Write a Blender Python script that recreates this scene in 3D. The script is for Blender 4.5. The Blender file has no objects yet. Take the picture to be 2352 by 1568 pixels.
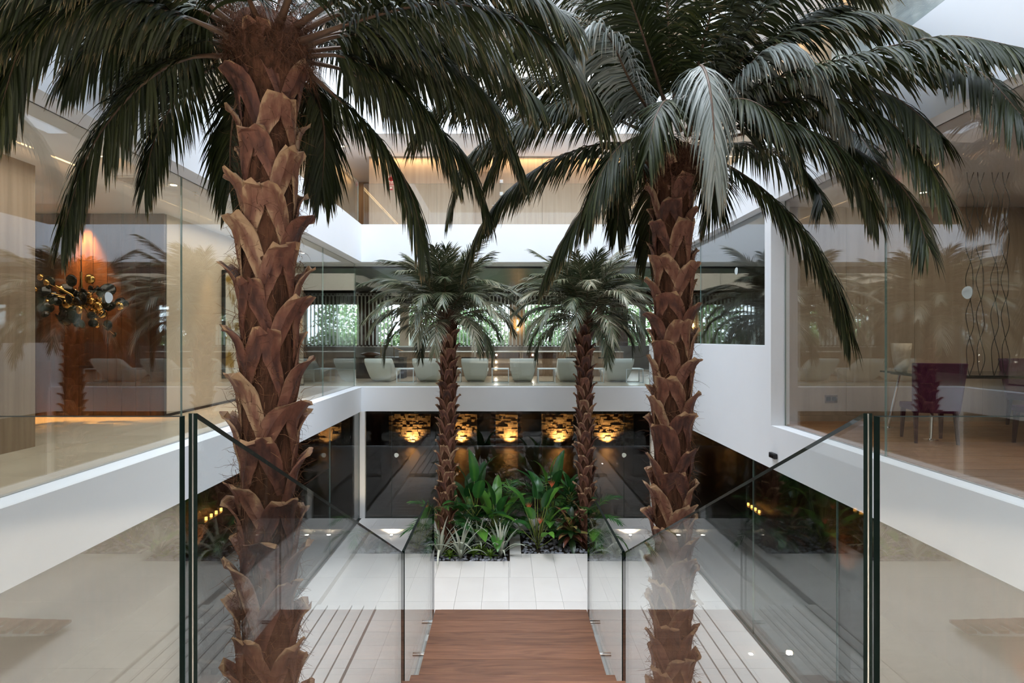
import bpy, bmesh, math, random
import numpy as np
from mathutils import Vector, Matrix

# ---------------------------------------------------------------- camera, sky, exposure
F = 1250.0                      # focal length in pixels of the 2352 px wide frame
CX, CY = 1160.0, 778.0          # vanishing point of the photograph
EYE = 1.39
sc = bpy.context.scene
cam_d = bpy.data.cameras.new('camera')
cam_d.sensor_width = 36.0
cam_d.lens = F / 2352.0 * 36.0
cam_d.shift_x = (1176.0 - CX) / 2352.0
cam_d.shift_y = -(784.0 - CY) / 2352.0
cam_d.clip_start = 0.02
cam_d.clip_end = 300
cam = bpy.data.objects.new('camera', cam_d)
cam.location = (0, 0, EYE)
cam.rotation_euler = (math.radians(90), 0, 0)
sc.collection.objects.link(cam)
sc.camera = cam

world = bpy.data.worlds.new('sky')
sc.world = world
world.use_nodes = True
wn = world.node_tree.nodes['Background']
wn.inputs['Color'].default_value = (0.77, 0.875, 1.0, 1)
wn.inputs['Strength'].default_value = 3.0

sc.view_settings.view_transform = 'Standard'
sc.view_settings.look = 'None'
sc.view_settings.gamma = 1.0
sc.view_settings.use_curve_mapping = False
sc.view_settings.exposure = 1.38
sc.cycles.max_bounces = 8
sc.cycles.diffuse_bounces = 5
sc.cycles.glossy_bounces = 4
sc.cycles.transparent_max_bounces = 40
sc.cycles.sample_clamp_indirect = 4.0
sc.cycles.adaptive_threshold = 0.06
sc.cycles.use_adaptive_sampling = True
sc.cycles.adaptive_min_samples = 16

# building datums
XL, XR, YB, YN = -4.125, 4.275, 15.64, 1.15
ZF = -3.76
S1A, S1B = -0.69, 0.0
S2A, S2B = 3.60, 4.68
S3A, S3B = 7.29, 8.41
ZR = 11.8
GXL, GXR, GYB = -4.42, 4.50, 16.0

# daylight enters through the rooflight opening: a portal guides the sky sampling there
pl = bpy.data.lights.new('rooflight_portal', 'AREA')
pl.shape = 'RECTANGLE'; pl.size = XR - XL; pl.size_y = YB - YN
pl.cycles.is_portal = True
po = bpy.data.objects.new('rooflight_portal', pl)
po.location = ((XL + XR) / 2, (YB + YN) / 2, ZR + 0.3)
sc.collection.objects.link(po)
pl2 = bpy.data.lights.new('garden_window_portal', 'AREA')
pl2.shape = 'RECTANGLE'; pl2.size = 15.0; pl2.size_y = 2.6
pl2.cycles.is_portal = True
po2 = bpy.data.objects.new('garden_window_portal', pl2)
po2.location = (0, 24.75, 2.2); po2.rotation_euler = (math.radians(-90), 0, 0)
sc.collection.objects.link(po2)

R = random.Random(7)
col = sc.collection

def lamp(name, kind, loc, power, color, size=0.1, size_y=None, rot=(0, 0, 0), spot=None, blend=0.6):
    l = bpy.data.lights.new(name, kind)
    l.energy = power; l.color = color
    if kind == 'AREA':
        l.size = size
        if size_y:
            l.shape = 'RECTANGLE'; l.size_y = size_y
    else:
        l.shadow_soft_size = size
    if kind == 'SPOT':
        l.spot_size = math.radians(spot or 60); l.spot_blend = blend
    o = bpy.data.objects.new(name, l)
    o.location = loc; o.rotation_euler = rot
    col.objects.link(o)
    return o

WARM = (1.0, 0.62, 0.28)
WARMW = (1.0, 0.88, 0.72)
DN = (0, 0, 0); UP = (math.pi, 0, 0)

# cove lights above the corridor walls of the upper floor, and room lighting behind the glass
lamp('cove_light_left', 'AREA', (-5.50, 10.0, 7.24), 36, WARM, 0.12, 20)
lamp('cove_light_right', 'AREA', (5.66, 10.0, 7.24), 36, WARM, 0.12, 20)
lamp('cove_light_back', 'AREA', (0.0, 17.46, 7.24), 24, WARM, 8.6, 0.10)
lamp('cove_light_top_left', 'AREA', (-5.50, 8.0, 11.5), 22, WARM, 0.12, 14)
lamp('cove_light_top_right', 'AREA', (5.66, 8.0, 11.5), 22, WARM, 0.12, 14)
lamp('lobby_light', 'AREA', (-5.25, 7.5, 3.55), 44, WARMW, 0.8, 12)
lamp('recess_light', 'AREA', (-7.5, 8.1, 3.55), 9, WARMW, 2.0, 1.2)
lamp('dining_room_light', 'AREA', (7.0, 5.5, 3.52), 30, WARMW, 3.0, 5.0)
lamp('lounge_light', 'AREA', (0.0, 20.2, 3.46), 55, WARMW, 9.0, 6.0)
lamp('entrance_fill', 'AREA', (0.0, -2.2, 3.52), 110, (1.0, 0.97, 0.94), 7.0, 3.0)  # unseen fill added behind the camera, for glass reflections and palm fronts

for fx in (-2.4, 0.0, 2.4):   # unseen spots added to brighten the landing floor that the glass mirrors
    lamp('landing_fill_spot', 'SPOT', (fx, -0.35, 3.5), 750, (1.0, 0.96, 0.93), 0.08, spot=62, blend=0.5)
for fy in (7.2, 11.0):      # unseen fill spots added at roof level to brighten the lower courtyard
    lamp('courtyard_fill_spot', 'SPOT', (0.1, fy, 11.5), 420, (1.0, 0.96, 0.92), 0.25, spot=50, blend=0.6)

# ---------------------------------------------------------------- helpers
def px(x, y, Y):
    return Vector(((x - CX) / F * Y, Y, EYE - (y - CY) / F * Y))

MATS = {}
def newmat(name):
    m = bpy.data.materials.new(name); m.use_nodes = True
    m.node_tree.nodes.clear()
    MATS[name] = m
    return m, m.node_tree.nodes, m.node_tree.links

def pbr(name, c, rough=0.5, spec=0.5, metal=0.0, c2=None, scale=4.0, stretch=(1, 1, 1), detail=4.0,
        bump=0.0, bscale=None, coat=0.0, lo=0.35, hi=0.65, rand=0.0, distortion=0.0, coord='Object', emit=None):
    m, N, L = newmat(name)
    out = N.new('ShaderNodeOutputMaterial'); b = N.new('ShaderNodeBsdfPrincipled')
    L.new(b.outputs[0], out.inputs[0])
    b.inputs['Base Color'].default_value = (*c, 1)
    b.inputs['Roughness'].default_value = rough
    b.inputs['Specular IOR Level'].default_value = spec
    b.inputs['Metallic'].default_value = metal
    b.inputs['Coat Weight'].default_value = coat
    if emit:
        b.inputs['Emission Color'].default_value = (*emit[0], 1)
        b.inputs['Emission Strength'].default_value = emit[1]
    if c2 is not None or bump:
        tc = N.new('ShaderNodeTexCoord'); mp = N.new('ShaderNodeMapping')
        mp.inputs['Scale'].default_value = stretch
        L.new(tc.outputs[coord], mp.inputs[0])
        if rand:
            oi = N.new('ShaderNodeObjectInfo'); ml = N.new('ShaderNodeMath'); ml.operation = 'MULTIPLY'
            ml.inputs[1].default_value = 37.0
            L.new(oi.outputs['Random'], ml.inputs[0])
            cv = N.new('ShaderNodeCombineXYZ')
            for i in range(3): L.new(ml.outputs[0], cv.inputs[i])
            L.new(cv.outputs[0], mp.inputs['Location'])
    if c2 is not None:
        nz = N.new('ShaderNodeTexNoise'); nz.inputs['Scale'].default_value = scale
        nz.inputs['Detail'].default_value = detail; nz.inputs['Distortion'].default_value = distortion
        L.new(mp.outputs[0], nz.inputs['Vector'])
        rp = N.new('ShaderNodeValToRGB')
        rp.color_ramp.elements[0].position = lo; rp.color_ramp.elements[1].position = hi
        rp.color_ramp.elements[0].color = (*c, 1); rp.color_ramp.elements[1].color = (*c2, 1)
        L.new(nz.outputs['Fac'], rp.inputs[0])
        last = rp.outputs[0]
        if rand:
            hs = N.new('ShaderNodeHueSaturation')
            mr = N.new('ShaderNodeMapRange'); mr.inputs['To Min'].default_value = 1 - rand; mr.inputs['To Max'].default_value = 1 + rand
            L.new(oi.outputs['Random'], mr.inputs[0]); L.new(mr.outputs[0], hs.inputs['Value'])
            L.new(last, hs.inputs['Color']); last = hs.outputs[0]
        L.new(last, b.inputs['Base Color'])
    if bump:
        nb = N.new('ShaderNodeTexNoise'); nb.inputs['Scale'].default_value = bscale or scale * 3
        nb.inputs['Detail'].default_value = 5
        L.new(mp.outputs[0], nb.inputs['Vector'])
        bp = N.new('ShaderNodeBump'); bp.inputs['Strength'].default_value = bump; bp.inputs['Distance'].default_value = 0.02
        L.new(nb.outputs['Fac'], bp.inputs['Height']); L.new(bp.outputs[0], b.inputs['Normal'])
    return m

def emis(name, c, s):
    m, N, L = newmat(name)
    out = N.new('ShaderNodeOutputMaterial'); e = N.new('ShaderNodeEmission')
    e.inputs[0].default_value = (*c, 1); e.inputs[1].default_value = s
    L.new(e.outputs[0], out.inputs[0])
    return m

def glassmat(name, tint, r0=0.045, rough=0.0):
    """architectural sheet glass: unbent transmission plus a Fresnel mirror on each face"""
    m, N, L = newmat(name)
    out = N.new('ShaderNodeOutputMaterial'); mix = N.new('ShaderNodeMixShader')
    tr = N.new('ShaderNodeBsdfTransparent'); tr.inputs[0].default_value = (*tint, 1)
    gl = N.new('ShaderNodeBsdfGlossy'); gl.inputs['Roughness'].default_value = rough
    lw = N.new('ShaderNodeLayerWeight'); lw.inputs['Blend'].default_value = 0.5
    pw = N.new('ShaderNodeMath'); pw.operation = 'POWER'; pw.inputs[1].default_value = 5.0
    ma = N.new('ShaderNodeMath'); ma.operation = 'MULTIPLY_ADD'
    ma.inputs[1].default_value = 1.0 - r0; ma.inputs[2].default_value = r0
    L.new(lw.outputs['Facing'], pw.inputs[0]); L.new(pw.outputs[0], ma.inputs[0])
    L.new(ma.outputs[0], mix.inputs[0]); L.new(tr.outputs[0], mix.inputs[1]); L.new(gl.outputs[0], mix.inputs[2])
    L.new(mix.outputs[0], out.inputs[0])
    return m

def attrmat(name, stops, tipcol, rough=0.45, spec=0.5, tip_lo=0.85, bump=0.0, bscale=60, stretch=(1, 1, 1), noise=None, coat=0.0, transl=0.0, rand=0.0):
    """colour from the mesh attribute 'tone' (r: random tone, g: position along the leaf)"""
    m, N, L = newmat(name)
    out = N.new('ShaderNodeOutputMaterial'); b = N.new('ShaderNodeBsdfPrincipled')
    L.new(b.outputs[0], out.inputs[0])
    b.inputs['Roughness'].default_value = rough; b.inputs['Specular IOR Level'].default_value = spec
    b.inputs['Coat Weight'].default_value = coat
    at = N.new('ShaderNodeAttribute'); at.attribute_name = 'tone'
    sp = N.new('ShaderNodeSeparateColor'); L.new(at.outputs['Color'], sp.inputs[0])
    rp = N.new('ShaderNodeValToRGB')
    el = rp.color_ramp.elements
    while len(el) < len(stops): el.new(0.5)
    for e, (p, c) in zip(el, stops): e.position = p; e.color = (*c, 1)
    last = None
    if noise:
        tc = N.new('ShaderNodeTexCoord'); mp = N.new('ShaderNodeMapping'); mp.inputs['Scale'].default_value = stretch
        L.new(tc.outputs['Object'], mp.inputs[0])
        nz = N.new('ShaderNodeTexNoise'); nz.inputs['Scale'].default_value = noise[0]; nz.inputs['Detail'].default_value = 5
        L.new(mp.outputs[0], nz.inputs['Vector'])
        ma = N.new('ShaderNodeMath'); ma.operation = 'MULTIPLY_ADD'; ma.inputs[1].default_value = noise[1]; ma.inputs[2].default_value = -noise[1] / 2
        L.new(nz.outputs['Fac'], ma.inputs[0])
        ad = N.new('ShaderNodeMath'); ad.operation = 'ADD'
        L.new(ma.outputs[0], ad.inputs[0]); L.new(sp.outputs[0], ad.inputs[1])
        fin = ad.outputs[0]
        if rand:
            oi = N.new('ShaderNodeObjectInfo'); mm = N.new('ShaderNodeMath'); mm.operation = 'MULTIPLY_ADD'
            mm.inputs[1].default_value = 2 * rand; mm.inputs[2].default_value = -rand
            L.new(oi.outputs['Random'], mm.inputs[0])
            a2 = N.new('ShaderNodeMath'); a2.operation = 'ADD'; L.new(mm.outputs[0], a2.inputs[0]); L.new(fin, a2.inputs[1]); fin = a2.outputs[0]
            cv = N.new('ShaderNodeCombineXYZ'); m3 = N.new('ShaderNodeMath'); m3.operation = 'MULTIPLY'; m3.inputs[1].default_value = 31.0
            L.new(oi.outputs['Random'], m3.inputs[0]); L.new(m3.outputs[0], cv.inputs[0]); L.new(m3.outputs[0], cv.inputs[2]); L.new(cv.outputs[0], mp.inputs['Location'])
        L.new(fin, rp.inputs[0])
        if bump:
            bp = N.new('ShaderNodeBump'); bp.inputs['Strength'].default_value = bump; bp.inputs['Distance'].default_value = 0.01
            L.new(nz.outputs['Fac'], bp.inputs['Height']); L.new(bp.outputs[0], b.inputs['Normal'])
    else:
        L.new(sp.outputs[0], rp.inputs[0])
    mr = N.new('ShaderNodeMapRange'); mr.inputs['From Min'].default_value = tip_lo; mr.inputs['From Max'].default_value = 1.0
    L.new(sp.outputs[1], mr.inputs[0])
    mx = N.new('ShaderNodeMix'); mx.data_type = 'RGBA'
    L.new(mr.outputs[0], mx.inputs['Factor']); L.new(rp.outputs[0], mx.inputs['A']); mx.inputs['B'].default_value = (*tipcol, 1)
    L.new(mx.outputs['Result'], b.inputs['Base Color'])
    if transl:
        b.inputs['Subsurface Weight'].default_value = 0.0
        t = N.new('ShaderNodeBsdfTranslucent'); ms = N.new('ShaderNodeMixShader'); ms.inputs[0].default_value = transl
        L.new(mx.outputs['Result'], t.inputs[0]); L.new(b.outputs[0], ms.inputs[1]); L.new(t.outputs[0], ms.inputs[2])
        L.new(ms.outputs[0], out.inputs[0])
    return m

# ---- materials
pbr('white_paint', (0.785, 0.815, 0.855), 0.6, 0.3, c2=(0.80, 0.83, 0.87), scale=1.2)
pbr('white_ceiling', (0.78, 0.77, 0.76), 0.7, 0.2, c2=(0.80, 0.79, 0.78), scale=1.0)
pbr('cream_tile', (0.76, 0.725, 0.69), 0.28, 0.5, c2=(0.80, 0.77, 0.735), scale=1.3, rand=0.03, bump=0.02, bscale=30)
pbr('cream_stone_floor', (0.62, 0.54, 0.43), 0.25, 0.5, c2=(0.70, 0.62, 0.50), scale=2.0, stretch=(1, 0.4, 1), rand=0.03)
pbr('grout', (0.42, 0.38, 0.34), 0.8, 0.2, c2=(0.46, 0.42, 0.38), scale=8)
pbr('beige_wall', (0.40, 0.32, 0.245), 0.55, 0.3, c2=(0.47, 0.385, 0.30), scale=6, stretch=(2, 2, 0.08), detail=6)
pbr('beige_plaster', (0.62, 0.53, 0.41), 0.7, 0.2, c2=(0.66, 0.57, 0.45), scale=1.0)
pbr('oak_panel', (0.27, 0.19, 0.125), 0.45, 0.35, c2=(0.36, 0.265, 0.185), scale=5, stretch=(3, 3, 0.1), detail=7, rand=0.06)
pbr('dark_wood', (0.036, 0.016, 0.009), 0.38, 0.4, c2=(0.080, 0.036, 0.018), scale=5, stretch=(3, 3, 0.12), detail=7, rand=0.18)
pbr('dark_panel', (0.022, 0.016, 0.013), 0.5, 0.3, c2=(0.034, 0.024, 0.019), scale=3)
pbr('walnut_tread', (0.15, 0.058, 0.030), 0.36, 0.4, c2=(0.30, 0.135, 0.075), scale=3.2, stretch=(0.5, 5.5, 3), detail=8, rand=0.10, distortion=1.6, bump=0.05, bscale=18, lo=0.3, hi=0.72)
pbr('floor_plank', (0.30, 0.135, 0.055), 0.33, 0.45, c2=(0.47, 0.24, 0.115), scale=4, stretch=(0.5, 6, 3), detail=7, rand=0.10)
pbr('slate_tile', (0.075, 0.062, 0.054), 0.35, 0.4, c2=(0.11, 0.092, 0.08), scale=5, stretch=(0.4, 3, 1), detail=6, rand=0.12)
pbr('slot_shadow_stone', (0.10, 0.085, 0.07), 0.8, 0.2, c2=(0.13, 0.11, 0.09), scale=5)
pbr('stone_cladding', (0.16, 0.11, 0.065), 0.85, 0.2, c2=(0.42, 0.31, 0.19), scale=3.5, detail=6, bump=0.3)
pbr('concrete', (0.20, 0.20, 0.20), 0.6, 0.25, c2=(0.24, 0.24, 0.235), scale=2)
pbr('chrome', (0.82, 0.82, 0.82), 0.12, 0.5, metal=1.0)
pbr('steel', (0.55, 0.56, 0.57), 0.3, 0.5, metal=1.0)
pbr('brass', (0.78, 0.48, 0.15), 0.16, 0.5, metal=1.0)
pbr('black_gloss', (0.008, 0.007, 0.007), 0.12, 0.5)
pbr('black_matte', (0.012, 0.012, 0.013), 0.5, 0.4)
pbr('white_plastic', (0.80, 0.80, 0.79), 0.35, 0.5)
pbr('white_leather', (0.60, 0.64, 0.60), 0.38, 0.5, c2=(0.63, 0.67, 0.63), scale=3, bump=0.02, bscale=120)
pbr('white_metal', (0.62, 0.68, 0.70), 0.35, 0.5)
attrmat('slat_white', [(0.0, (0.80, 0.83, 0.81)), (1.0, (0.80, 0.83, 0.81))], (0.80, 0.83, 0.81), 0.4, 0.4, tip_lo=2.0, transl=0.5)
pbr('dark_ceiling', (0.055, 0.06, 0.068), 0.4, 0.4, c2=(0.07, 0.075, 0.083), scale=2)
pbr('aubergine', (0.060, 0.008, 0.040), 0.7, 0.25, c2=(0.085, 0.013, 0.055), scale=25)
pbr('aubergine_lacquer', (0.045, 0.008, 0.03), 0.3, 0.4)
pbr('ceramic_cream', (0.66, 0.56, 0.43), 0.5, 0.4, c2=(0.74, 0.65, 0.52), scale=14, bump=0.15, bscale=22)
pbr('red_sign', (0.55, 0.02, 0.03), 0.4, 0.4)
pbr('sign_white', (0.86, 0.82, 0.72), 0.4, 0.4)
pbr('pebble_grey', (0.13, 0.135, 0.16), 0.55, 0.4, c2=(0.36, 0.37, 0.42), scale=3, rand=0.5)
pbr('soil', (0.02, 0.016, 0.013), 0.9, 0.1, c2=(0.04, 0.03, 0.02), scale=20, bump=0.5)
pbr('grass', (0.05, 0.11, 0.025), 0.8, 0.2, c2=(0.10, 0.17, 0.05), scale=3)
pbr('glass_edge', (0.003, 0.008, 0.007), 0.5, 0.06)
pbr('glass_edge_light', (0.20, 0.30, 0.28), 0.10, 0.6)
pbr('sticker', (0.62, 0.70, 0.70), 0.5, 0.4)
pbr('painting_canvas', (0.74, 0.70, 0.60), 0.7, 0.2, c2=(0.32, 0.20, 0.035), scale=2.2, stretch=(1, 1, 0.8), detail=9, lo=0.47, hi=0.60, distortion=1.2)
pbr('mural_canvas', (0.30, 0.36, 0.39), 0.5, 0.3, c2=(0.62, 0.66, 0.67), scale=0.8, detail=3, lo=0.42, hi=0.58, distortion=0.8)
pbr('trunk_fibre', (0.045, 0.020, 0.012), 0.9, 0.15, c2=(0.135, 0.060, 0.034), scale=9, stretch=(2.2, 2.2, 0.35), detail=9, bump=0.9, bscale=30)
pbr('fibre_tan', (0.15, 0.070, 0.035), 0.85, 0.15, c2=(0.27, 0.145, 0.075), scale=8)
pbr('fibre_dark', (0.070, 0.030, 0.016), 0.85, 0.15, c2=(0.13, 0.058, 0.03), scale=8)
pbr('petiole', (0.085, 0.042, 0.026), 0.5, 0.4, c2=(0.13, 0.075, 0.04), scale=9)
attrmat('palm_leaf', [(0.0, (0.010, 0.015, 0.004)), (0.55, (0.026, 0.036, 0.010)), (1.0, (0.072, 0.078, 0.022))], (0.22, 0.15, 0.07), 0.46, 0.32, tip_lo=0.86, transl=0.10)
attrmat('palm_leaf_dusty', [(0.0, (0.10, 0.12, 0.10)), (0.5, (0.22, 0.25, 0.23)), (1.0, (0.40, 0.42, 0.40))], (0.24, 0.18, 0.10), 0.42, 0.5, tip_lo=0.80, transl=0.10)  # whitish sky sheen painted into the leaf colour
attrmat('palm_leaf_small', [(0.0, (0.014, 0.026, 0.010)), (0.5, (0.050, 0.066, 0.028)), (0.85, (0.15, 0.145, 0.085)), (1.0, (0.30, 0.28, 0.20))], (0.30, 0.24, 0.16), 0.42, 0.5, tip_lo=0.88, transl=0.10)
attrmat('boot', [(0.0, (0.040, 0.020, 0.017)), (0.30, (0.092, 0.038, 0.028)), (0.55, (0.175, 0.070, 0.046)), (0.82, (0.245, 0.122, 0.076)), (1.0, (0.41, 0.265, 0.16))], (0.42, 0.26, 0.14), 0.62, 0.3, tip_lo=0.45, noise=(9, 1.0), stretch=(2.2, 2.2, 0.4), bump=0.6, rand=0.2)
attrmat('leaf_green', [(0.0, (0.014, 0.060, 0.018)), (0.5, (0.032, 0.145, 0.030)), (1.0, (0.14, 0.34, 0.045))], (0.05, 0.13, 0.03), 0.28, 0.6, tip_lo=0.9, transl=0.15)
attrmat('leaf_strap', [(0.0, (0.17, 0.21, 0.15)), (0.5, (0.36, 0.40, 0.31)), (1.0, (0.62, 0.63, 0.52))], (0.34, 0.34, 0.22), 0.35, 0.5, tip_lo=0.9)
attrmat('leaf_lime', [(0.0, (0.07, 0.17, 0.02)), (1.0, (0.26, 0.40, 0.06))], (0.30, 0.42, 0.10), 0.35, 0.5)
attrmat('leaf_red', [(0.0, (0.012, 0.025, 0.012)), (0.45, (0.03, 0.07, 0.02)), (0.75, (0.20, 0.03, 0.04)), (1.0, (0.38, 0.40, 0.10))], (0.20, 0.04, 0.04), 0.3, 0.55)
attrmat('garden_leaf', [(0.0, (0.10, 0.20, 0.07)), (0.5, (0.20, 0.33, 0.13)), (1.0, (0.40, 0.48, 0.24))], (0.2, 0.3, 0.1), 0.6, 0.3, transl=0.3)
pbr('flower_orange', (0.75, 0.16, 0.06), 0.5, 0.4)
pbr('green_stem', (0.13, 0.20, 0.04), 0.45, 0.4, c2=(0.25, 0.26, 0.06), scale=6)
pbr('bark', (0.10, 0.065, 0.04), 0.9, 0.2, c2=(0.16, 0.11, 0.07), scale=8)
glassmat('pane_glass', (0.95, 0.97, 0.96), 0.045)
glassmat('coated_glass', (0.93, 0.95, 0.945), 0.15)
glassmat('coated_smoked_glass', (0.80, 0.82, 0.81), 0.14)
glassmat('rail_glass', (0.955, 0.98, 0.972), 0.055)
glassmat('smoked_glass', (0.84, 0.85, 0.84), 0.07)
glassmat('stair_glass', (0.975, 0.992, 0.985), 0.055)
emis('lamp_warm', (1.0, 0.72, 0.38), 22.0)
emis('lamp_white', (1.0, 0.92, 0.80), 30.0)
emis('candle_glow', (1.0, 0.42, 0.08), 4.0)
emis('sconce_glow', (1.0, 0.55, 0.15), 5.0)

def mesh(name, v, f, mats, mi=None, smooth=False, tone=None):
    me = bpy.data.meshes.new(name)
    me.from_pydata([tuple(p) for p in v], [], f)
    for m in (mats if isinstance(mats, (list, tuple)) else [mats]):
        me.materials.append(MATS[m])
    if mi is not None:
        me.polygons.foreach_set('material_index', mi)
    if smooth:
        me.polygons.foreach_set('use_smooth', [True] * len(me.polygons))
    if tone is not None:
        a = me.color_attributes.new('tone', 'FLOAT_COLOR', 'POINT')
        arr = np.ones((len(v), 4), dtype=np.float32)
        arr[:, :2] = np.asarray(tone, dtype=np.float32)
        a.data.foreach_set('color', arr.ravel())
    me.update()
    return me

def obj(name, me, parent=None, loc=(0, 0, 0), rot=(0, 0, 0), scale=None):
    o = bpy.data.objects.new(name, me)
    col.objects.link(o)
    o.location = loc; o.rotation_euler = rot
    if scale is not None: o.scale = scale
    if parent is not None: o.parent = parent
    return o

def tag(o, label=None, cat=None, group=None, kind=None):
    if label: o['label'] = label
    if cat: o['category'] = cat
    if group: o['group'] = group
    if kind: o['kind'] = kind
    return o

def thing(name, label, cat, loc=(0, 0, 0), rotz=0.0, group=None):
    o = bpy.data.objects.new(name, None)
    o.empty_display_size = 0.1
    col.objects.link(o)
    o.location = loc; o.rotation_euler = (0, 0, rotz)
    return tag(o, label, cat, group)

BF = [(0, 3, 2, 1), (4, 5, 6, 7), (0, 1, 5, 4), (1, 2, 6, 5), (2, 3, 7, 6), (3, 0, 4, 7)]
def boxv(x0, x1, y0, y1, z0, z1):
    return [(x0, y0, z0), (x1, y0, z0), (x1, y1, z0), (x0, y1, z0), (x0, y0, z1), (x1, y0, z1), (x1, y1, z1), (x0, y1, z1)]

class MB:
    """collects boxes, tubes and sheets for ONE mesh"""
    def __init__(s): s.v = []; s.f = []; s.mi = []; s.t = []
    def add(s, v, f, mi=0, tone=None):
        n = len(s.v); s.v += [tuple(p) for p in v]
        s.f += [tuple(i + n for i in q) for q in f]; s.mi += [mi] * len(f)
        if tone is not None: s.t += list(tone)
        return s
    def box(s, x0, x1, y0, y1, z0, z1, mi=0):
        return s.add(boxv(x0, x1, y0, y1, z0, z1), BF, mi)
    def tube(s, pts, r, n=8, mi=0, cap=True, tone=None):
        pts = [Vector(p) for p in pts]; rs = r if isinstance(r, (list, tuple)) else [r] * len(pts)
        v = []; up0 = None
        for i, p in enumerate(pts):
            t = (pts[min(i + 1, len(pts) - 1)] - pts[max(i - 1, 0)])
            t.normalize()
            if up0 is None:
                up0 = Vector((0, 0, 1)) if abs(t.z) < 0.9 else Vector((1, 0, 0))
            a = t.cross(up0)
            if a.length < 1e-5: a = t.orthogonal()
            a.normalize(); b = a.cross(t).normalized(); up0 = b
            for k in range(n):
                an = 2 * math.pi * k / n
                v.append(p + (a * math.cos(an) + b * math.sin(an)) * rs[i])
        f = []
        for i in range(len(pts) - 1):
            for k in range(n):
                f.append((i * n + k, i * n + (k + 1) % n, (i + 1) * n + (k + 1) % n, (i + 1) * n + k))
        if cap:
            f.append(tuple(range(n - 1, -1, -1))); f.append(tuple(range((len(pts) - 1) * n, len(pts) * n)))
        return s.add(v, f, mi, [tone] * len(v) if tone else None)
    def lathe(s, prof, n=24, c=(0, 0), mi=0):
        v = []
        for (r, z) in prof:
            for k in range(n):
                a = 2 * math.pi * k / n
                v.append((c[0] + r * math.cos(a), c[1] + r * math.sin(a), z))
        f = []
        for i in range(len(prof) - 1):
            for k in range(n):
                f.append((i * n + k, i * n + (k + 1) % n, (i + 1) * n + (k + 1) % n, (i + 1) * n + k))
        f.append(tuple(range(n - 1, -1, -1))); f.append(tuple(range((len(prof) - 1) * n, len(prof) * n)))
        return s.add(v, f, mi)
    def prism(s, poly, axis, a, b, mi=0):
        """poly of 2-D points extruded along axis 0/1/2 from a to b"""
        def P(p, t):
            q = list(p); q.insert(axis, t); return tuple(q)
        n = len(poly); v = [P(p, a) for p in poly] + [P(p, b) for p in poly]
        f = [tuple(range(n - 1, -1, -1)), tuple(range(n, 2 * n))] + [(i, (i + 1) % n, n + (i + 1) % n, n + i) for i in range(n)]
        return s.add(v, f, mi)
    def make(s, name, mats, smooth=False, fix=True):
        me = mesh(name, s.v, s.f, mats, s.mi, smooth, s.t if s.t else None)
        if fix:
            bm = bmesh.new(); bm.from_mesh(me)
            bmesh.ops.recalc_face_normals(bm, faces=bm.faces)
            bm.to_mesh(me); bm.free()
        return me
    def obj(s, name, mats, parent=None, loc=(0, 0, 0), rot=(0, 0, 0), smooth=False, bevel=0):
        o = obj(name, s.make(name, mats, smooth), parent, loc, rot)
        if bevel:
            m = o.modifiers.new('bevel', 'BEVEL'); m.width = bevel; m.segments = 2; m.limit_method = 'ANGLE'
        return o

def box(name, x0, x1, y0, y1, z0, z1, mat, parent=None, bevel=0):
    """a box whose origin sits at its base centre (child boxes: coordinates in the parent's frame)"""
    cx, cy = (x0 + x1) / 2, (y0 + y1) / 2
    return MB().box(x0 - cx, x1 - cx, y0 - cy, y1 - cy, 0, z1 - z0).obj(name, mat, parent, (cx, cy, z0), bevel=bevel)

def struct(o):
    o['kind'] = 'structure'; return o

def sbox(name, *a, **k):
    return struct(box(name, *a, **k))

def pane(name, axis, at, th, a0, a1, z0, z1, parent=None, mat='pane_glass', edge='glass_edge'):
    """sheet of glass; axis 'x': plane X=at running in Y from a0 to a1; 'y': plane Y=at running in X"""
    if axis == 'x':
        v = boxv(at - th / 2, at + th / 2, a0, a1, z0, z1); big = {3, 5}
    else:
        v = boxv(a0, a1, at - th / 2, at + th / 2, z0, z1); big = {2, 4}
    cx = sum(p[0] for p in v) / 8; cy = sum(p[1] for p in v) / 8
    v = [(p[0] - cx, p[1] - cy, p[2] - z0) for p in v]
    me = mesh(name, v, BF, [mat, edge], [0 if i in big else 1 for i in range(6)])
    o = obj(name, me, parent, (cx, cy, z0))
    return o
# ---------------------------------------------------------------- STRUCTURE
XW, XE, YF = -12.0, 12.0, 24.6        # outer walls of the building, garden front

def ring(zA, zB, tag_, mat='white_paint', yb=YF):
    """the slab round the courtyard void, four white-edged pieces"""
    sbox('ceiling_%s_left' % tag_, XW, XL, -5, YB, zA, zB, mat)
    sbox('ceiling_%s_right' % tag_, XR, XE, -5, YB, zA, zB, mat)
    sbox('ceiling_%s_back' % tag_, XW, XE, YB, yb, zA, zB, mat)
    sbox('ceiling_%s_front' % tag_, XL, XR, -5, YN, zA, zB, mat)

ring(S1A, S1B, 'lower', yb=YF + 0.25)
ring(S2A, S2B, 'middle')
ring(S3A, S3B, 'upper')
ring(ZR, ZR + 0.25, 'roof')

# outer walls
sbox('wall_left', XW - 0.2, XW, -5, 30, -4.3, ZR, 'beige_plaster')
sbox('wall_right', XE, XE + 0.2, -5, 30, -4.3, ZR, 'beige_plaster')
sbox('wall_front', XW, XE, -5.2, -5, -4.3, ZR, 'beige_plaster')

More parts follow.
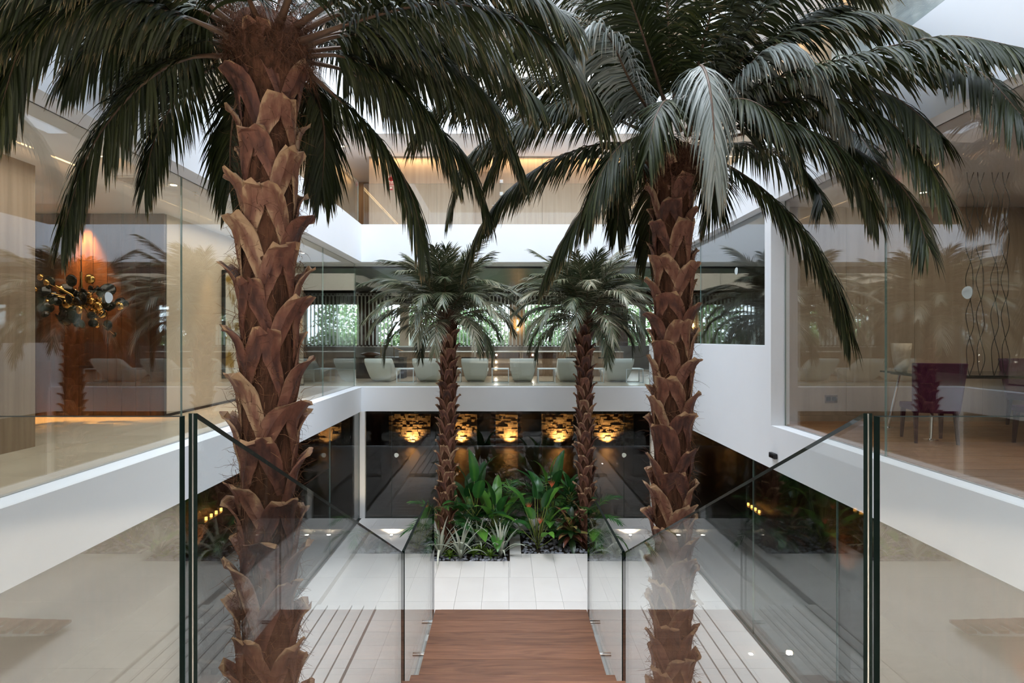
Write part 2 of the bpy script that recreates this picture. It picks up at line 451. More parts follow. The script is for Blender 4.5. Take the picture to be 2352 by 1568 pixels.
# ---- lower floor: a stone base with tiles laid on it, two long sunken channels and planting pits
fl = struct(obj('floor', None)); fl.location = (0, 8, ZF)
base = box('floor_bed', XL - 0.3, XR + 0.3, YN - 6.2, YB + 0.3, -4.30, -3.90, 'cream_tile')
base.location.y -= 8; base.location.z -= ZF; base.parent = fl
CHL = (-3.67, -2.45); CHR = (2.60, 3.86); CHY = (10.55, 14.73)
P1 = (-1.77, 0.11, 12.62, 14.55); P2 = (0.39, 2.36, 13.06, 14.75)
PBL = (-2.75, -1.35, 4.0, 5.4); PBR = (1.30, 2.70, 5.8, 7.2)
def subtract(rects, h):
    out = []
    for (a, b, c, d) in rects:
        x0, x1, y0, y1 = max(a, h[0]), min(b, h[1]), max(c, h[2]), min(d, h[3])
        if x0 >= x1 or y0 >= y1: out.append((a, b, c, d)); continue
        if a < x0: out.append((a, x0, c, d))
        if x1 < b: out.append((x1, b, c, d))
        if c < y0: out.append((x0, x1, c, y0))
        if y1 < d: out.append((x0, x1, y1, d))
    return out
holes = [(CHL[0], CHL[1], YN, CHY[1]), (CHR[0], CHR[1], YN, CHY[1]), P1, P2, PBL, PBR]
tiles = []
ys = [8.51 + 1.08 * k for k in range(-7, 8)]
xs = [0.075 + 0.53 * k for k in range(-8, 9)]
for i in range(len(xs) - 1):
    for j in range(len(ys) - 1):
        r = [(max(xs[i], XL), min(xs[i + 1], XR), max(ys[j], YN), min(ys[j + 1], YB))]
        if r[0][0] >= r[0][1] or r[0][2] >= r[0][3]: continue
        for h in holes: r = subtract(r, h)
        tiles += [t for t in r if t[1] - t[0] > 0.02 and t[3] - t[2] > 0.02]
g = 0.002
for (a, b, c, d) in tiles:
    cx, cy = (a + b) / 2, (c + d) / 2
    o = MB().box(a - cx + g, b - cx - g, c - cy + g, d - cy - g, -0.14, 0).obj('tile', 'cream_tile', fl, (cx, cy - 8, R.uniform(-0.0008, 0)))
# slotted stone covers over the near part of the channels
for (a, b), n in ((CHL, 5), (CHR, 5)):
    w = 0.235
    for k in range(6):
        x0 = a + 0.028 + k * w; x1 = min(a + (k + 1) * w, b)
        if x1 - x0 < 0.03: continue
        for (y0, y1) in ((YN, 5.3), (5.3, 8.51), (8.51, CHY[0])):
            cx, cy = (x0 + x1) / 2, (y0 + y1) / 2
            MB().box(x0 - cx, x1 - cx, y0 - cy + g, y1 - cy - g, -0.14, 0).obj('slotted_cover', 'cream_tile', fl, (cx, cy - 8, 0))
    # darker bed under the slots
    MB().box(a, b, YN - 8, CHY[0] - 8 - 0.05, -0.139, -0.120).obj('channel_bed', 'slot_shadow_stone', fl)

# floors of the rooms behind the glass, lower level
def plankfloor(root, x0, x1, y0, y1, z, sx, sy, mat, off, name, g=0.002):
    rx, ry, rz = root.location
    j = 0; y = y0
    while y < y1 - 1e-3:
        ye = min(y + sy, y1); x = x0 - (off * sx if j % 2 else 0)
        while x < x1 - 1e-3:
            a, b = max(x, x0), min(x + sx, x1)
            if b - a > 0.02:
                cx, cy = (a + b) / 2, (y + ye) / 2
                MB().box(a - cx + g, b - cx - g, y - cy + g, ye - cy - g, 0, 0.02).obj(name, mat, root, (cx - rx, cy - ry, z - rz - 0.02))
            x += sx
        y = ye; j += 1
fb = sbox('floor_spa', XW, XE, YB + 0.3, 30, -4.30, ZF - 0.02, 'slate_tile')
plankfloor(fb, -4.6, 4.9, YB + 0.3, 20.9, ZF, 1.2, 0.30, 'slate_tile', 0.4, 'floor_plank')
sbox('floor_spa_left', XW, XL - 0.3, -5, YB + 0.3, -4.30, ZF, 'slate_tile')
sbox('floor_spa_right', XR + 0.3, XE, -5, YB + 0.3, -4.30, ZF, 'slate_tile')
# dark ceilings, side walls and stone wall of the lower rooms
sbox('ceiling_spa_back', XW, XE, YB + 0.12, 27.5, -0.78, -0.70, 'dark_panel')
sbox('ceiling_spa_left', XW, XL - 0.12, -5, YB + 0.1, -0.78, -0.70, 'dark_panel')
sbox('ceiling_spa_right', XR + 0.12, XE, -5, YB + 0.1, -0.78, -0.70, 'dark_panel')
sbox('wall_spa_left', -7.2, -7.0, -4.9, 22, ZF, -0.79, 'dark_wood')
sbox('wall_spa_right', 7.0, 7.2, -4.9, 22, ZF, -0.79, 'dark_wood')
sbox('wall_spa_front', -6.9, 6.9, -3.6, -3.4, ZF, -0.79, 'dark_wood')
ws = sbox('wall_spa_stone', XW, XE, 26.3, 26.6, ZF, -0.79, 'dark_panel')
# stone cladding in tall strips, one joined relief
m = MB()
rs = random.Random(11)
for (sx0, sx1) in ((-5.6, -3.6), (-2.9, -1.35), (-0.45, 0.62), (1.75, 3.3), (4.1, 6.2), (-10, -7.5)):
    z = 0.0
    while z < 2.9:
        h = rs.uniform(0.06, 0.13); x = sx0
        while x < sx1:
            w = rs.uniform(0.10, 0.32); d = rs.uniform(0.02, 0.11)
            m.box(x, min(x + w - 0.008, sx1), -0.15 - d, -0.10, z, z + h - 0.008); x += w
        z += h
tag(m.obj('stone_cladding', 'stone_cladding', ws, (0, 0, 0)), kind='stuff')
for x in (-4.47, -2.12, 0.21, 2.6, 4.89):
    lamp('wall_washer', 'SPOT', (x, 25.98, ZF + 0.10), 130, (1.0, 0.58, 0.22), 0.05, rot=(math.radians(180 - 14), 0, 0), spot=120, blend=1.0)

# lower glazing on the courtyard edge, set between floor and slab
def glazing(n, axis, at, cuts, z0, z1, mat, sticker=()):
    root = struct(obj('window_%d' % n, None))
    for a, b in zip(cuts[:-1], cuts[1:]):
        pane('pane', axis, at, 0.02, a + 0.006, b - 0.006, z0, z1, root, mat, 'glass_edge_light')
    return root
glazing(1, 'y', YB + 0.06, [XL + 0.11, -3.27, -2.0, 0.35, 1.08, 3.43, XR - 0.1], ZF, S1A, 'smoked_glass')
glazing(2, 'x', XL - 0.06, [YN, 4.2, 7.1, 10.3, 13.0, YB - 0.06], ZF, S1A, 'coated_smoked_glass')
glazing(3, 'x', XR + 0.06, [YN, 4.2, 7.1, 9.5, 13.0, YB - 0.06], ZF, S1A, 'coated_smoked_glass')
glazing(4, 'y', YN - 0.06, [XL, -1.5, 1.5, XR], ZF, S1A, 'smoked_glass')
sbox('trim_1', XL - 0.05, XL + 0.10, YB - 0.02, YB + 0.13, ZF, S1A, 'white_plastic')
sbox('trim_2', XR - 0.08, XR + 0.05, YB - 0.02, YB + 0.13, ZF, S1A, 'white_plastic')

# ---- middle level (the level one stands on)
# tiled lobby floor on the far side of the glass
fa = struct(obj('floor_lobby', None)); fa.location = (-6, 6, 0.015)
plankfloor(fa, -9.0, GXL - 0.02, -4.9, 16.0, 0.015, 1.15, 1.15, 'cream_stone_floor', 0.0, 'tile')
fo = struct(obj('floor_lounge', None)); fo.location = (0, 20, 0.015)
plankfloor(fo, -11.9, 11.9, GYB + 0.02, YF - 0.2, 0.015, 1.2, 1.2, 'cream_stone_floor', 0.5, 'tile')
fr = struct(obj('floor_dining', None)); fr.location = (7, 5, 0.015)
plankfloor(fr, GXR + 0.03, 10.2, 1.4, 9.1, 0.015, 1.5, 0.31, 'floor_plank', 0.37, 'plank', 0.004)
sbox('floor_landing', XL, XR, -4.9, YN, 0.0, 0.015, 'cream_stone_floor')

# glazing of the middle level
glazing(5, 'x', GXL, [-1.6, 1.65, 4.54, 7.43, 10.32, 13.2, GYB - 0.02], 0.0, S2A, 'coated_glass')
glazing(6, 'y', GYB, [GXL + 0.02, -1.75, 0.40, 2.6, 4.55], 0.0, S2A, 'pane_glass')
glazing(7, 'x', XR + 0.2, [8.96, 12.45, GYB - 0.02], 1.28, S2A, 'coated_glass')
glazing(8, 'x', GXR, [-1.6, 1.4, 3.9, 6.43, 8.74], 0.0, S2A, 'coated_glass')
# right-hand wall: parapet below the far window, pier between the two openings
sbox('wall_parapet', XR, XR + 0.3, 8.75, GYB + 0.15, 0.0, 1.28, 'white_paint')
sbox('wall_pier', XR, XR + 0.30, 8.75, 8.96, 1.28, S2A, 'white_paint')
# lobby walls
sbox('wall_lobby_near', -6.25, -6.0, -4.9, 6.95, 0.015, S2A, 'oak_panel')
sbox('wall_lobby_far', -6.25, -6.0, 9.66, 16.2, 0.015, S2A, 'beige_plaster')
wp = struct(obj('wall_recess', None)); wp.location = (-7.1, 9.6, 0.015)
for k in range(11):                       # dark timber boards
    x0 = -8.75 + k * 0.25
    z = 0.0; zz = [0, R.uniform(0.5, 1.5), R.uniform(1.9, 2.8), S2A - 0.02]
    for za, zb in zip(zz[:-1], zz[1:]):
        MB().box(-0.122, 0.122, -0.02, 0.02, 0.002, zb - za - 0.002).obj('board', 'dark_wood', wp, (x0 + 0.125 + 7.1, R.uniform(-0.003, 0.003), za))
MB().box(-1.7, 1.09, 0.021, 0.055, 0, S2A - 0.02).obj('backing', 'dark_panel', wp)
sbox('wall_recess_end', -9.0, -8.8, 6.0, 9.6, 0.015, S2A, 'oak_panel')
sbox('wall_recess_near', -8.8, -6.26, 5.9, 6.05, 0.015, S2A, 'oak_panel')
sbox('baseboard_lobby', -6.0, -5.975, 9.55, 16.2, 0.015, 0.06, 'dark_panel')
# dining room walls
wd = struct(obj('wall_dining', None)); wd.location = (7.4, 9.15, 0.015)
for k in range(5):
    x0 = 4.58 + k * 1.14
    MB().box(-0.567, 0.567, -0.03, 0.03, 0.10, S2A - 0.02).obj('wall_panel', 'beige_wall', wd, (x0 + 0.57 - 7.4, 0, 0))
MB().box(-2.82, 2.88, -0.045, 0.03, 0, 0.097).obj('skirting', 'beige_wall', wd)
sbox('wall_dining_side', 10.2, 10.4, 1.4, 9.2, 0.015, S2A, 'dark_wood')
sbox('wall_dining_near', GXR + 0.05, 10.2, 1.2, 1.38, 0.015, S2A, 'beige_wall')
# lounge end walls and the dark wall seen beside it
sbox('wall_lounge_left', -9.2, -9.0, 16.3, YF - 0.2, 0.015, S2A, 'dark_wood')
sbox('wall_lounge_right', 8.6, 8.8, 9.3, YF - 0.2, 0.015, S2A, 'dark_wood')
sbox('ceiling_lounge', -9.0, 8.6, 16.6, YF - 0.2, S2A - 0.06, S2A - 0.005, 'dark_ceiling')
sbox('wall_entrance', -5.9, 4.4, -4.95, -4.8, 0.015, S2A, 'white_paint')

# ---- garden front of the lounge
wf = sbox('wall_garden', XW, XE, YF, YF + 0.25, 0.015, 1.08, 'concrete')
sbox('trim_3', XW, XE, YF, YF + 0.25, 2.95, S2A, 'dark_panel')
for i, (xa, xb, mt) in enumerate(((-12, -7.6, 'dark_wood'), (-6.6, -5.75, 'dark_wood'), (-4.75, -4.35, 'beige_plaster'), (-2.60, -2.38, 'dark_wood'),
                                  (0.20, 0.90, 'oak_panel'), (4.15, 4.45, 'oak_panel'), (4.75, 5.55, 'dark_wood'), (6.1, 6.35, 'concrete'), (6.9, 12, 'dark_wood'))):
    sbox('trim_%d' % (4 + i), xa, xb, YF - 0.05, YF + 0.2, 1.08, 2.95, mt)
glazing(9, 'y', YF + 0.13, [-7.6, -6.6, -5.75, -4.75, -2.6, 0.2, 0.9, 2.5, 4.15, 4.75, 6.1, 6.9], 1.08, 2.95, 'pane_glass')
# white vertical louvre blades hung in front of the windows, with their perforated head rail
lv = struct(obj('window_10', None)); lv.location = (0.0, YF - 0.35, 0.0)
MB().box(-7.5, 4.2, -0.05, 0.05, 3.30, 3.42).obj('head_rail', 'slat_white', lv)
MB().box(-7.5, 4.2, -0.05, 0.05, 1.02, 1.08).obj('foot_rail', 'slat_white', lv)
bl = MB().box(-0.022, 0.022, -0.05, 0.05, 0, 2.21).make('louvre_blade', 'slat_white')
cl = MB().box(-0.03, 0.03, -0.055, 0.055, 0, 0.07).make('blade_clip', 'black_matte')
k = 0; x = -7.4
while x < 4.1:
    if not (-4.95 < x < -3.55):
        obj('louvre_blade', bl, lv, (x, 0, 1.085), (0, 0, math.radians(R.uniform(-6, 6))))
        obj('blade_clip', cl, lv, (x, -0.012, 1.05)); obj('blade_clip', cl, lv, (x, -0.012, 3.33))
    x += 0.168

# ---- upper level corridors
sbox('wall_upper_left', -5.85, -5.65, -4.9, 20.5, S2B, S3A, 'beige_wall')
sbox('wall_upper_right', 5.80, 6.0, -4.9, 20.5, S2B, S3A, 'beige_wall')
wb = struct(obj('wall_upper_back', None)); wb.location = (0, 17.65, S2B)
bx = [-4.4, -2.2, -1.0, -0.15, 1.2, 2.9, 4.6]
for a, b in zip(bx[:-1], bx[1:]):
    MB().box(a + 0.003, b - 0.003, -0.05, 0.05, 0, S3A - S2B).obj('wall_panel', 'beige_wall', wb)
sbox('wall_upper_end', -5.65, 5.8, 20.5, 20.7, S2B, S3A, 'oak_panel')
sbox('wall_upper_front', -5.65, 5.8, -3.2, -3.0, S2B, S3A, 'beige_wall')
sbox('wall_top_left', -5.85, -5.65, -4.9, 20.5, S3B, ZR, 'beige_wall')
sbox('wall_top_right', 5.80, 6.0, -4.9, 20.5, S3B, ZR, 'beige_wall')
sbox('wall_top_back', -5.65, 5.8, 17.6, 17.8, S3B, ZR, 'beige_wall')
sbox('wall_top_front', -5.65, 5.8, -3.2, -3.0, S3B, ZR, 'beige_wall')
# door of the upper corridor
dr = struct(obj('door_1', None)); dr.location = (-0.6, 17.57, S2B)
MB().box(-0.42, 0.42, -0.03, 0.02, 0.0, 2.1).obj('door_leaf', 'oak_panel', dr)
h = MB().tube([(0.30, -0.03, 1.0), (0.30, -0.08, 1.0), (0.18, -0.08, 1.0)], 0.012).obj('door_handle', 'chrome', dr)
MB().box(0.27, 0.33, -0.038, -0.03, 0.9, 1.1).obj('lock_plate', 'chrome', dr)

# glass balustrades of the upper levels: one thing per side
def gallery(label, axis, at, cuts, z0, z1, group):
    c = (cuts[0] + cuts[-1]) / 2
    root = thing('glass_balustrade', label, 'balustrade', (at, c, z0) if axis == 'x' else (c, at, z0), group=group)
    for a, b in zip(cuts[:-1], cuts[1:]):
        p = pane('glass_panel', axis, 0.0, 0.018, a - c + 0.004, b - c - 0.004, 0, z1 - z0, root, 'rail_glass', 'glass_edge_light')
    return root
gallery('clear glass balustrade on the left white slab of the upper gallery', 'x', XL - 0.06, [1.3, 4.2, 7.1, 9.9, 12.7, 15.5], S2B, 5.86, 'upper gallery balustrades')
gallery('clear glass balustrade on the right white slab of the upper gallery', 'x', XR + 0.06, [1.3, 4.2, 7.1, 9.9, 12.7, 15.5], S2B, 5.86, 'upper gallery balustrades')
gallery('clear glass balustrade on the far white slab of the upper gallery', 'y', YB + 0.06, [XL + 0.05, -2.2, 0.0, 2.2, XR - 0.05], S2B, 5.86, 'upper gallery balustrades')
gallery('clear glass balustrade at the very top of the far wall', 'y', YB + 0.06, [XL + 0.05, -2.2, 0.0, 2.2, XR - 0.05], S3B, 9.55, 'upper gallery balustrades')
# ---------------------------------------------------------------- STAIR
SXL, SXR = -0.688, 0.80
st = thing('staircase', 'walnut staircase with broad landing descending to the white floor', 'staircase', (0.056, 4.5, ZF))
def sz(z): return z - ZF
# landing: boards across
LZ = -1.17
nb = 8; y0, y1 = 3.55, 5.15; w = (y1 - y0) / nb
for k in range(nb):
    MB().box(-0.715, 0.715, -w / 2 + 0.0012, w / 2 - 0.0012, -0.05, 0).obj('landing_plank', 'walnut_tread', st, (0, y0 + w * (k + 0.5) - 4.5, sz(LZ) + R.uniform(-0.0006, 0)))
MB().box(-0.70, 0.70, y0 - 4.5, y1 - 4.5 - 0.02, sz(LZ) - 0.16, sz(LZ) - 0.055).obj('landing_frame', 'white_paint', st)
# upper flight
rise, go = 0.1675, 0.335
for k in range(1, 7):
    yf = 3.88 - (k - 1) * go; z = LZ + k * rise
    MB().box(-0.728, 0.728, -0.19, 0.19, -0.05, 0).obj('tread', 'walnut_tread', st, (0, yf - 0.19 - 4.5, sz(z)), bevel=0.004)
# lower flight beyond the landing
for k in range(1, 16):
    yf = 5.15 + k * 0.30; z = LZ - k * 0.1619
    MB().box(-0.70, 0.70, -0.19, 0.19, -0.05, 0).obj('tread', 'walnut_tread', st, (0, yf - 0.16 - 4.5, sz(z)), bevel=0.004)
for sx in (-0.5, 0.5):
    m = MB().prism([(3.9 - 4.5, sz(LZ) - 0.05), (3.9 - 4.5, sz(LZ) - 0.22), (1.2 - 4.5, sz(-0.22)), (1.2 - 4.5, sz(-0.05)), (1.6 - 4.5, sz(-0.10))], 0, sx - 0.03, sx + 0.03)
    m.obj('stringer', 'steel', st)
    m = MB().prism([(5.1 - 4.5, sz(LZ) - 0.06), (5.1 - 4.5, sz(LZ) - 0.30), (9.45 - 4.5, 0.0), (9.75 - 4.5, 0.0)], 0, sx - 0.03, sx + 0.03)
    m.obj('stringer', 'steel', st)

def sheet(name, poly, x, th, mat, edge, parent):
    """glass sheet in the plane X=x with an outline of (y,z) points"""
    n = len(poly)
    v = [(x - th / 2, p[0], p[1]) for p in poly] + [(x + th / 2, p[0], p[1]) for p in poly]
    f = [tuple(range(n - 1, -1, -1)), tuple(range(n, 2 * n))] + [(i, (i + 1) % n, n + (i + 1) % n, n + i) for i in range(n)]
    me = mesh(name, v, f, [mat, edge], [0, 0] + [1] * n)
    bm = bmesh.new(); bm.from_mesh(me); bmesh.ops.recalc_face_normals(bm, faces=bm.faces); bm.to_mesh(me); bm.free()
    return obj(name, me, parent)

def clamp(parent, x, y, z, s):
    MB().tube([(-0.085 * s, 0, 0), (0.025 * s, 0, 0)], 0.020, 14).obj('standoff_clamp', 'chrome', parent, (x, y, z), smooth=False)

for side, X, s in (('left', SXL, 1), ('right', SXR, -1)):
    ya = 1.20
    q = thing('glass_balustrade', 'sloping glass balustrade on the %s side of the stair flight' % side, 'balustrade', (X, ya, -1.35), group='stair balustrades')
    # sloping sheet with its thick laminated end next to the camera
    top0, top1 = 1.226, -0.045
    for dx in (0.0,):
        sheet('glass_sheet', [(0, 1.35 + 0.02), (0, top0 + 1.35), (3.65 - ya, top1 + 1.35), (3.65 - ya, 0.06)], dx, 0.0195, 'stair_glass', 'glass_edge', q)
    MB().box(-0.0016, 0.0016, -0.0012, 0.004, 1.40, top0 + 1.349).obj('interlayer', 'steel', q)
    for (yy, zz) in ((2.0, -0.55), (2.7, -0.85), (3.4, -1.18)):
        clamp(q, 0.013 * s, yy - ya, zz + 1.35, s)
    q2 = thing('glass_balustrade', 'level glass balustrade on the %s side of the stair landing' % side, 'balustrade', (X, 3.68, -1.45), group='stair balustrades')
    for dx in (0.0,):
        sheet('glass_sheet', [(0.0, 0.0), (0.0, 1.405), (4.80 - 3.68, 1.405), (5.22 - 3.68, 1.20), (5.22 - 3.68, 0.0)], dx, 0.0195, 'stair_glass', 'glass_edge', q2)
    for yy in (4.49, 5.0):
        clamp(q2, 0.013 * s, yy - 3.68, 0.235, s)
    # front sheet standing on the slab edge
    if s == 1: a, b = XL + 0.05, -0.70
    else: a, b = 0.806, XR - 0.05
    c = (a + b) / 2
    q4 = thing('glass_balustrade', 'nearest glass balustrade, level, at the %s edge of the picture' % side, 'balustrade', (c, 1.18, -0.35), group='nearest glass balustrades')
    for dy in (0.0,):
        pane('glass_sheet', 'y', dy, 0.0195, a - c, b - c, 0.0, 1.222 + 0.35, q4, 'stair_glass', 'glass_edge')

# short glass screens standing on the lower floor beside the stair foot (upright joints seen at right)
# ---------------------------------------------------------------- channel spotlights
def ground_spot(label, x, y, z, power, tilt, color=(1.0, 0.80, 0.52)):
    t = thing('recessed_spotlight', label, 'spotlight', (x, y, z), group='channel spotlights')
    MB().lathe([(0.045, 0.0), (0.045, 0.03), (0.034, 0.032)], 16).obj('housing', 'chrome', t)
    MB().lathe([(0.032, 0.0325), (0.03, 0.036), (0.001, 0.037)], 16).obj('lens', 'lamp_white', t)
    l = lamp('spot', 'SPOT', (0, 0, 0.06), power, color, 0.03, rot=tilt, spot=150, blend=1.0)
    l.parent = t
ground_spot('bright spotlight in the left floor channel, beside the striped plants', -3.05, 14.60, -3.90, 40, (math.radians(150), 0, 0))
ground_spot('bright spotlight in the right floor channel, beyond the large palm', 3.36, 14.60, -3.90, 40, (math.radians(150), 0, 0))
ground_spot('glowing floor spotlight close to the right dark glass', 4.02, 8.9, ZF - 0.034, 22, (math.radians(180), 0, 0), (1.0, 0.6, 0.28))
# lights in the dark rooms of the lower level
def candle_row(label, x, y, z, n, dx, dy):
    t = thing('candle_row', label, 'candles', (x, y, z), group='glowing candles behind the dark glass')
    MB().box(-abs(dx) * n / 2 - 0.08, abs(dx) * n / 2 + 0.08, -abs(dy) * n / 2 - 0.08, abs(dy) * n / 2 + 0.08, -0.03, 0).obj('shelf', 'dark_wood', t)
    for k in range(n):
        o = ((k - (n - 1) / 2) * dx, (k - (n - 1) / 2) * dy)
        c = MB().lathe([(0.028, 0), (0.028, 0.07), (0.022, 0.07)], 12).obj('candle_holder', 'candle_glow', t, (o[0], o[1], 0))
candle_row('row of glowing candles behind the dark glass, lower right', 6.85, 15.0, -3.3, 4, 0, 0.22)
candle_row('row of glowing candles behind the dark glass, lower left', -6.85, 12.8, -2.76, 4, 0, 0.22)
lamp('corridor_uplight', 'SPOT', (6.7, 11.2, ZF + 0.1), 60, WARM, 0.05, rot=(math.pi, 0, 0), spot=90)
lamp('corridor_uplight', 'SPOT', (6.7, 7.2, ZF + 0.1), 60, WARM, 0.05, rot=(math.pi, 0, 0), spot=90)
lamp('corridor_uplight', 'SPOT', (-6.7, 12.4, ZF + 0.1), 60, WARM, 0.05, rot=(math.pi, 0, 0), spot=90)
lamp('corridor_uplight', 'SPOT', (-6.7, 6.5, ZF + 0.1), 60, WARM, 0.05, rot=(math.pi, 0, 0), spot=90)
# ---------------------------------------------------------------- PALMS
def catmull(P, n):
    P = [np.array(p, float) for p in P]
    Q = [2 * P[0] - P[1]] + P + [2 * P[-1] - P[-2]]
    out = []
    m = len(P) - 1
    for i in range(m):
        p0, p1, p2, p3 = Q[i:i + 4]
        for k in range(12):
            t = k / 12
            out.append(0.5 * (2 * p1 + (p2 - p0) * t + (2 * p0 - 5 * p1 + 4 * p2 - p3) * t * t + (3 * p1 - p0 - 3 * p2 + p3) * t ** 3))
    out.append(P[-1])
    out = np.array(out)
    d = np.r_[0, np.cumsum(np.linalg.norm(np.diff(out, axis=0), axis=1))]
    s = np.linspace(0, d[-1], n)
    return np.stack([np.interp(s, d, out[:, k]) for k in range(3)], 1), d[-1]

Zv = np.array((0, 0, 1.0))
def nrm(a):
    return a / (np.linalg.norm(a, axis=-1, keepdims=True) + 1e-9)

def frond_mesh(name, pts, leaf_len, leaf_w, n, seed, mats, hang=0.55, start=0.14, rach=0.016, lift=0.25, tone0=0.0):
    """one palm frond: a tapering rachis and n leaflets on each side; every leaflet is a bent, creased blade"""
    rg = np.random.default_rng(seed)
    M = 28
    C, Ltot = catmull(pts, M)
    T = nrm(np.gradient(C, axis=0))
    S = np.cross(T, Zv)
    bad = np.linalg.norm(S, axis=1) < 0.15
    if bad.any():
        g = S[~bad].mean(0) if (~bad).any() else np.array((1.0, 0, 0))
        S[bad] = g
    S = nrm(S)
    for i in range(1, M):                                   # keep the sideways axis from flipping
        if (S[i] * S[i - 1]).sum() < 0: S[i] = -S[i]
    U = nrm(np.cross(S, T))
    V = []; Fc = []; MI = []; TN = []
    # rachis
    k = 5
    for i in range(M):
        r = rach * (1 - 0.86 * i / (M - 1)) * (1.9 if i == 0 else 1.0 + 0.6 * max(0, 1 - i / 5))
        for q in range(k):
            a = 2 * math.pi * q / k
            V.append(C[i] + S[i] * math.cos(a) * r * 1.25 + U[i] * math.sin(a) * r * 0.8); TN.append((0.4, 0))
    for i in range(M - 1):
        for q in range(k):
            Fc.append((i * k + q, i * k + (q + 1) % k, (i + 1) * k + (q + 1) % k, (i + 1) * k + q)); MI.append(1)
    ss = start + (1 - start) * (np.arange(n) + 0.5) / n
    for side in (-1, 1):
        for s in ss:
            s = min(max(s + rg.uniform(-0.4, 0.4) / n, start), 0.998)
            x = s * (M - 1); i = int(x); f = x - i; j = min(i + 1, M - 1)
            b = C[i] * (1 - f) + C[j] * f; t = nrm(T[i] * (1 - f) + T[j] * f); sd = S[i] * side; u = U[i]
            q = (s - start) / (1 - start)
            l = leaf_len * (0.42 + 0.72 * math.sin(math.pi * (0.12 + 0.74 * q))) * rg.uniform(0.86, 1.12)
            al = math.radians(62 - 42 * q + rg.uniform(-7, 7))
            d0 = t * math.cos(al) + math.sin(al) * (sd * 0.93 + u * (lift + rg.uniform(-0.22, 0.18)))
            d0 = nrm(d0)
            w = leaf_w * rg.uniform(0.75, 1.15)
            hg = hang * rg.uniform(0.75, 1.25)
            tn = min(1, max(0, rg.beta(2, 2.6) + tone0))
            n0 = len(V)
            prev = b.copy(); d = d0.copy()
            seg = 4
            for e in range(seg + 1):
                tt = e / seg
                wv = t - d * (t * d).sum(); wv = nrm(wv)
                nn = np.cross(d, wv)
                ww = w * (0.45, 1.0, 0.95, 0.62, 0.06)[e] * 0.5
                V.append(prev + wv * ww); V.append(prev - wv * ww)
                V.append(prev - nn * ww * 0.45 * side * -1)
                TN += [(tn, tt)] * 3
                d = nrm(d + np.array((0, 0, -1.0)) * hg * 0.62)
                prev = prev + d * (l / seg)
            for e in range(seg):
                a = n0 + e * 3
                Fc.append((a, a + 2, a + 5, a + 3)); Fc.append((a + 2, a + 1, a + 4, a + 5)); MI += [0, 0]
    return mesh(name, V, Fc, mats, MI, True, TN), C

def boot_mesh(name, Rt, L, W, flare, rise, seed, cut=0.8):
    """cut leaf base: two legs clasping the trunk that meet and bend away into a sawn stub. Local: trunk axis = z, pointing to +x"""
    rg = random.Random(seed)
    rows = 10; V = []; Fc = []; TN = []; n_tone = rg.uniform(0.25, 0.62)
    um = 0.60
    skew = rg.uniform(-0.30, 0.30)
    wst = W * rg.uniform(0.50, 0.62)
    for half in (-1, 1):
        n0 = len(V)
        lw = wst * rg.uniform(0.9, 1.15)
        for i in range(rows):
            u = i / (rows - 1)
            q = min(1.0, u / um)
            ai = max(0.0, (W - lw * 0.8) * (1 - q) ** 0.9)
            ao = ai + lw * (0.55 + 0.45 * q)
            if u > um: ao = lw * (1.0 - 0.16 * (u - um) / (1 - um))
            ex = max(0.0, (u - 0.62) / 0.38)
            r0 = Rt - 0.008 + 0.055 * min(1, u / 0.62) + flare * ex ** 1.4
            z = L * (u - 0.05 * ex ** 2) + rise
            am = (ao + ai) / 2
            for (a, dr) in ((ao, -0.010), (am, 0.010), (ai, 0.002), (ai, -0.014 - 0.022 * ex), (am, -0.010 - 0.022 * ex), (ao, -0.022 - 0.010 * ex)):
                rr = r0 + dr
                # on the stub the width is straight rather than wrapped round the trunk
                an = half * a / Rt
                x = rr * math.cos(an); y = rr * math.sin(an)
                if ex > 0:
                    xs_, ys_ = rr, half * a * 0.95
                    x = x * (1 - ex) + (xs_ - 0.35 * abs(ys_) * (1 - ex)) * ex; y = y * (1 - ex) + ys_ * ex
                V.append((x, y + skew * ex * W, z + rg.uniform(-1, 1) * 0.007 + (rg.uniform(-0.035, 0.02) if i == rows - 1 else 0)))
                edge = 0.35 if dr < 0 and a == ao else (0.3 if a == ai and u < um else 0.0)
                TN.append((min(1, max(0, n_tone + edge + 0.25 * ex ** 2 + rg.uniform(-0.06, 0.06))), 1.0 if i == rows - 1 and dr < 0 else (0.55 if i == rows - 1 else 0)))
        for i in range(rows - 1):
            for q in range(6):
                a = n0 + i * 6 + q; b = n0 + i * 6 + (q + 1) % 6
                Fc.append((a, b, b + 6, a + 6) if half > 0 else (a, a + 6, b + 6, b))
        e = n0 + (rows - 1) * 6
        Fc.append(tuple(e + q for q in (range(6) if half > 0 else range(5, -1, -1))))
        Fc.append(tuple(n0 + q for q in (range(5, -1, -1) if half > 0 else range(6))))
    return mesh(name, V, Fc, 'boot', None, False, TN)

def trunk_curve(z, H, lean, seed):
    return np.array((lean[0] * math.sin(z / H * 2.4 + seed) , lean[1] * math.sin(z / H * 1.9 + seed * 2), 0))

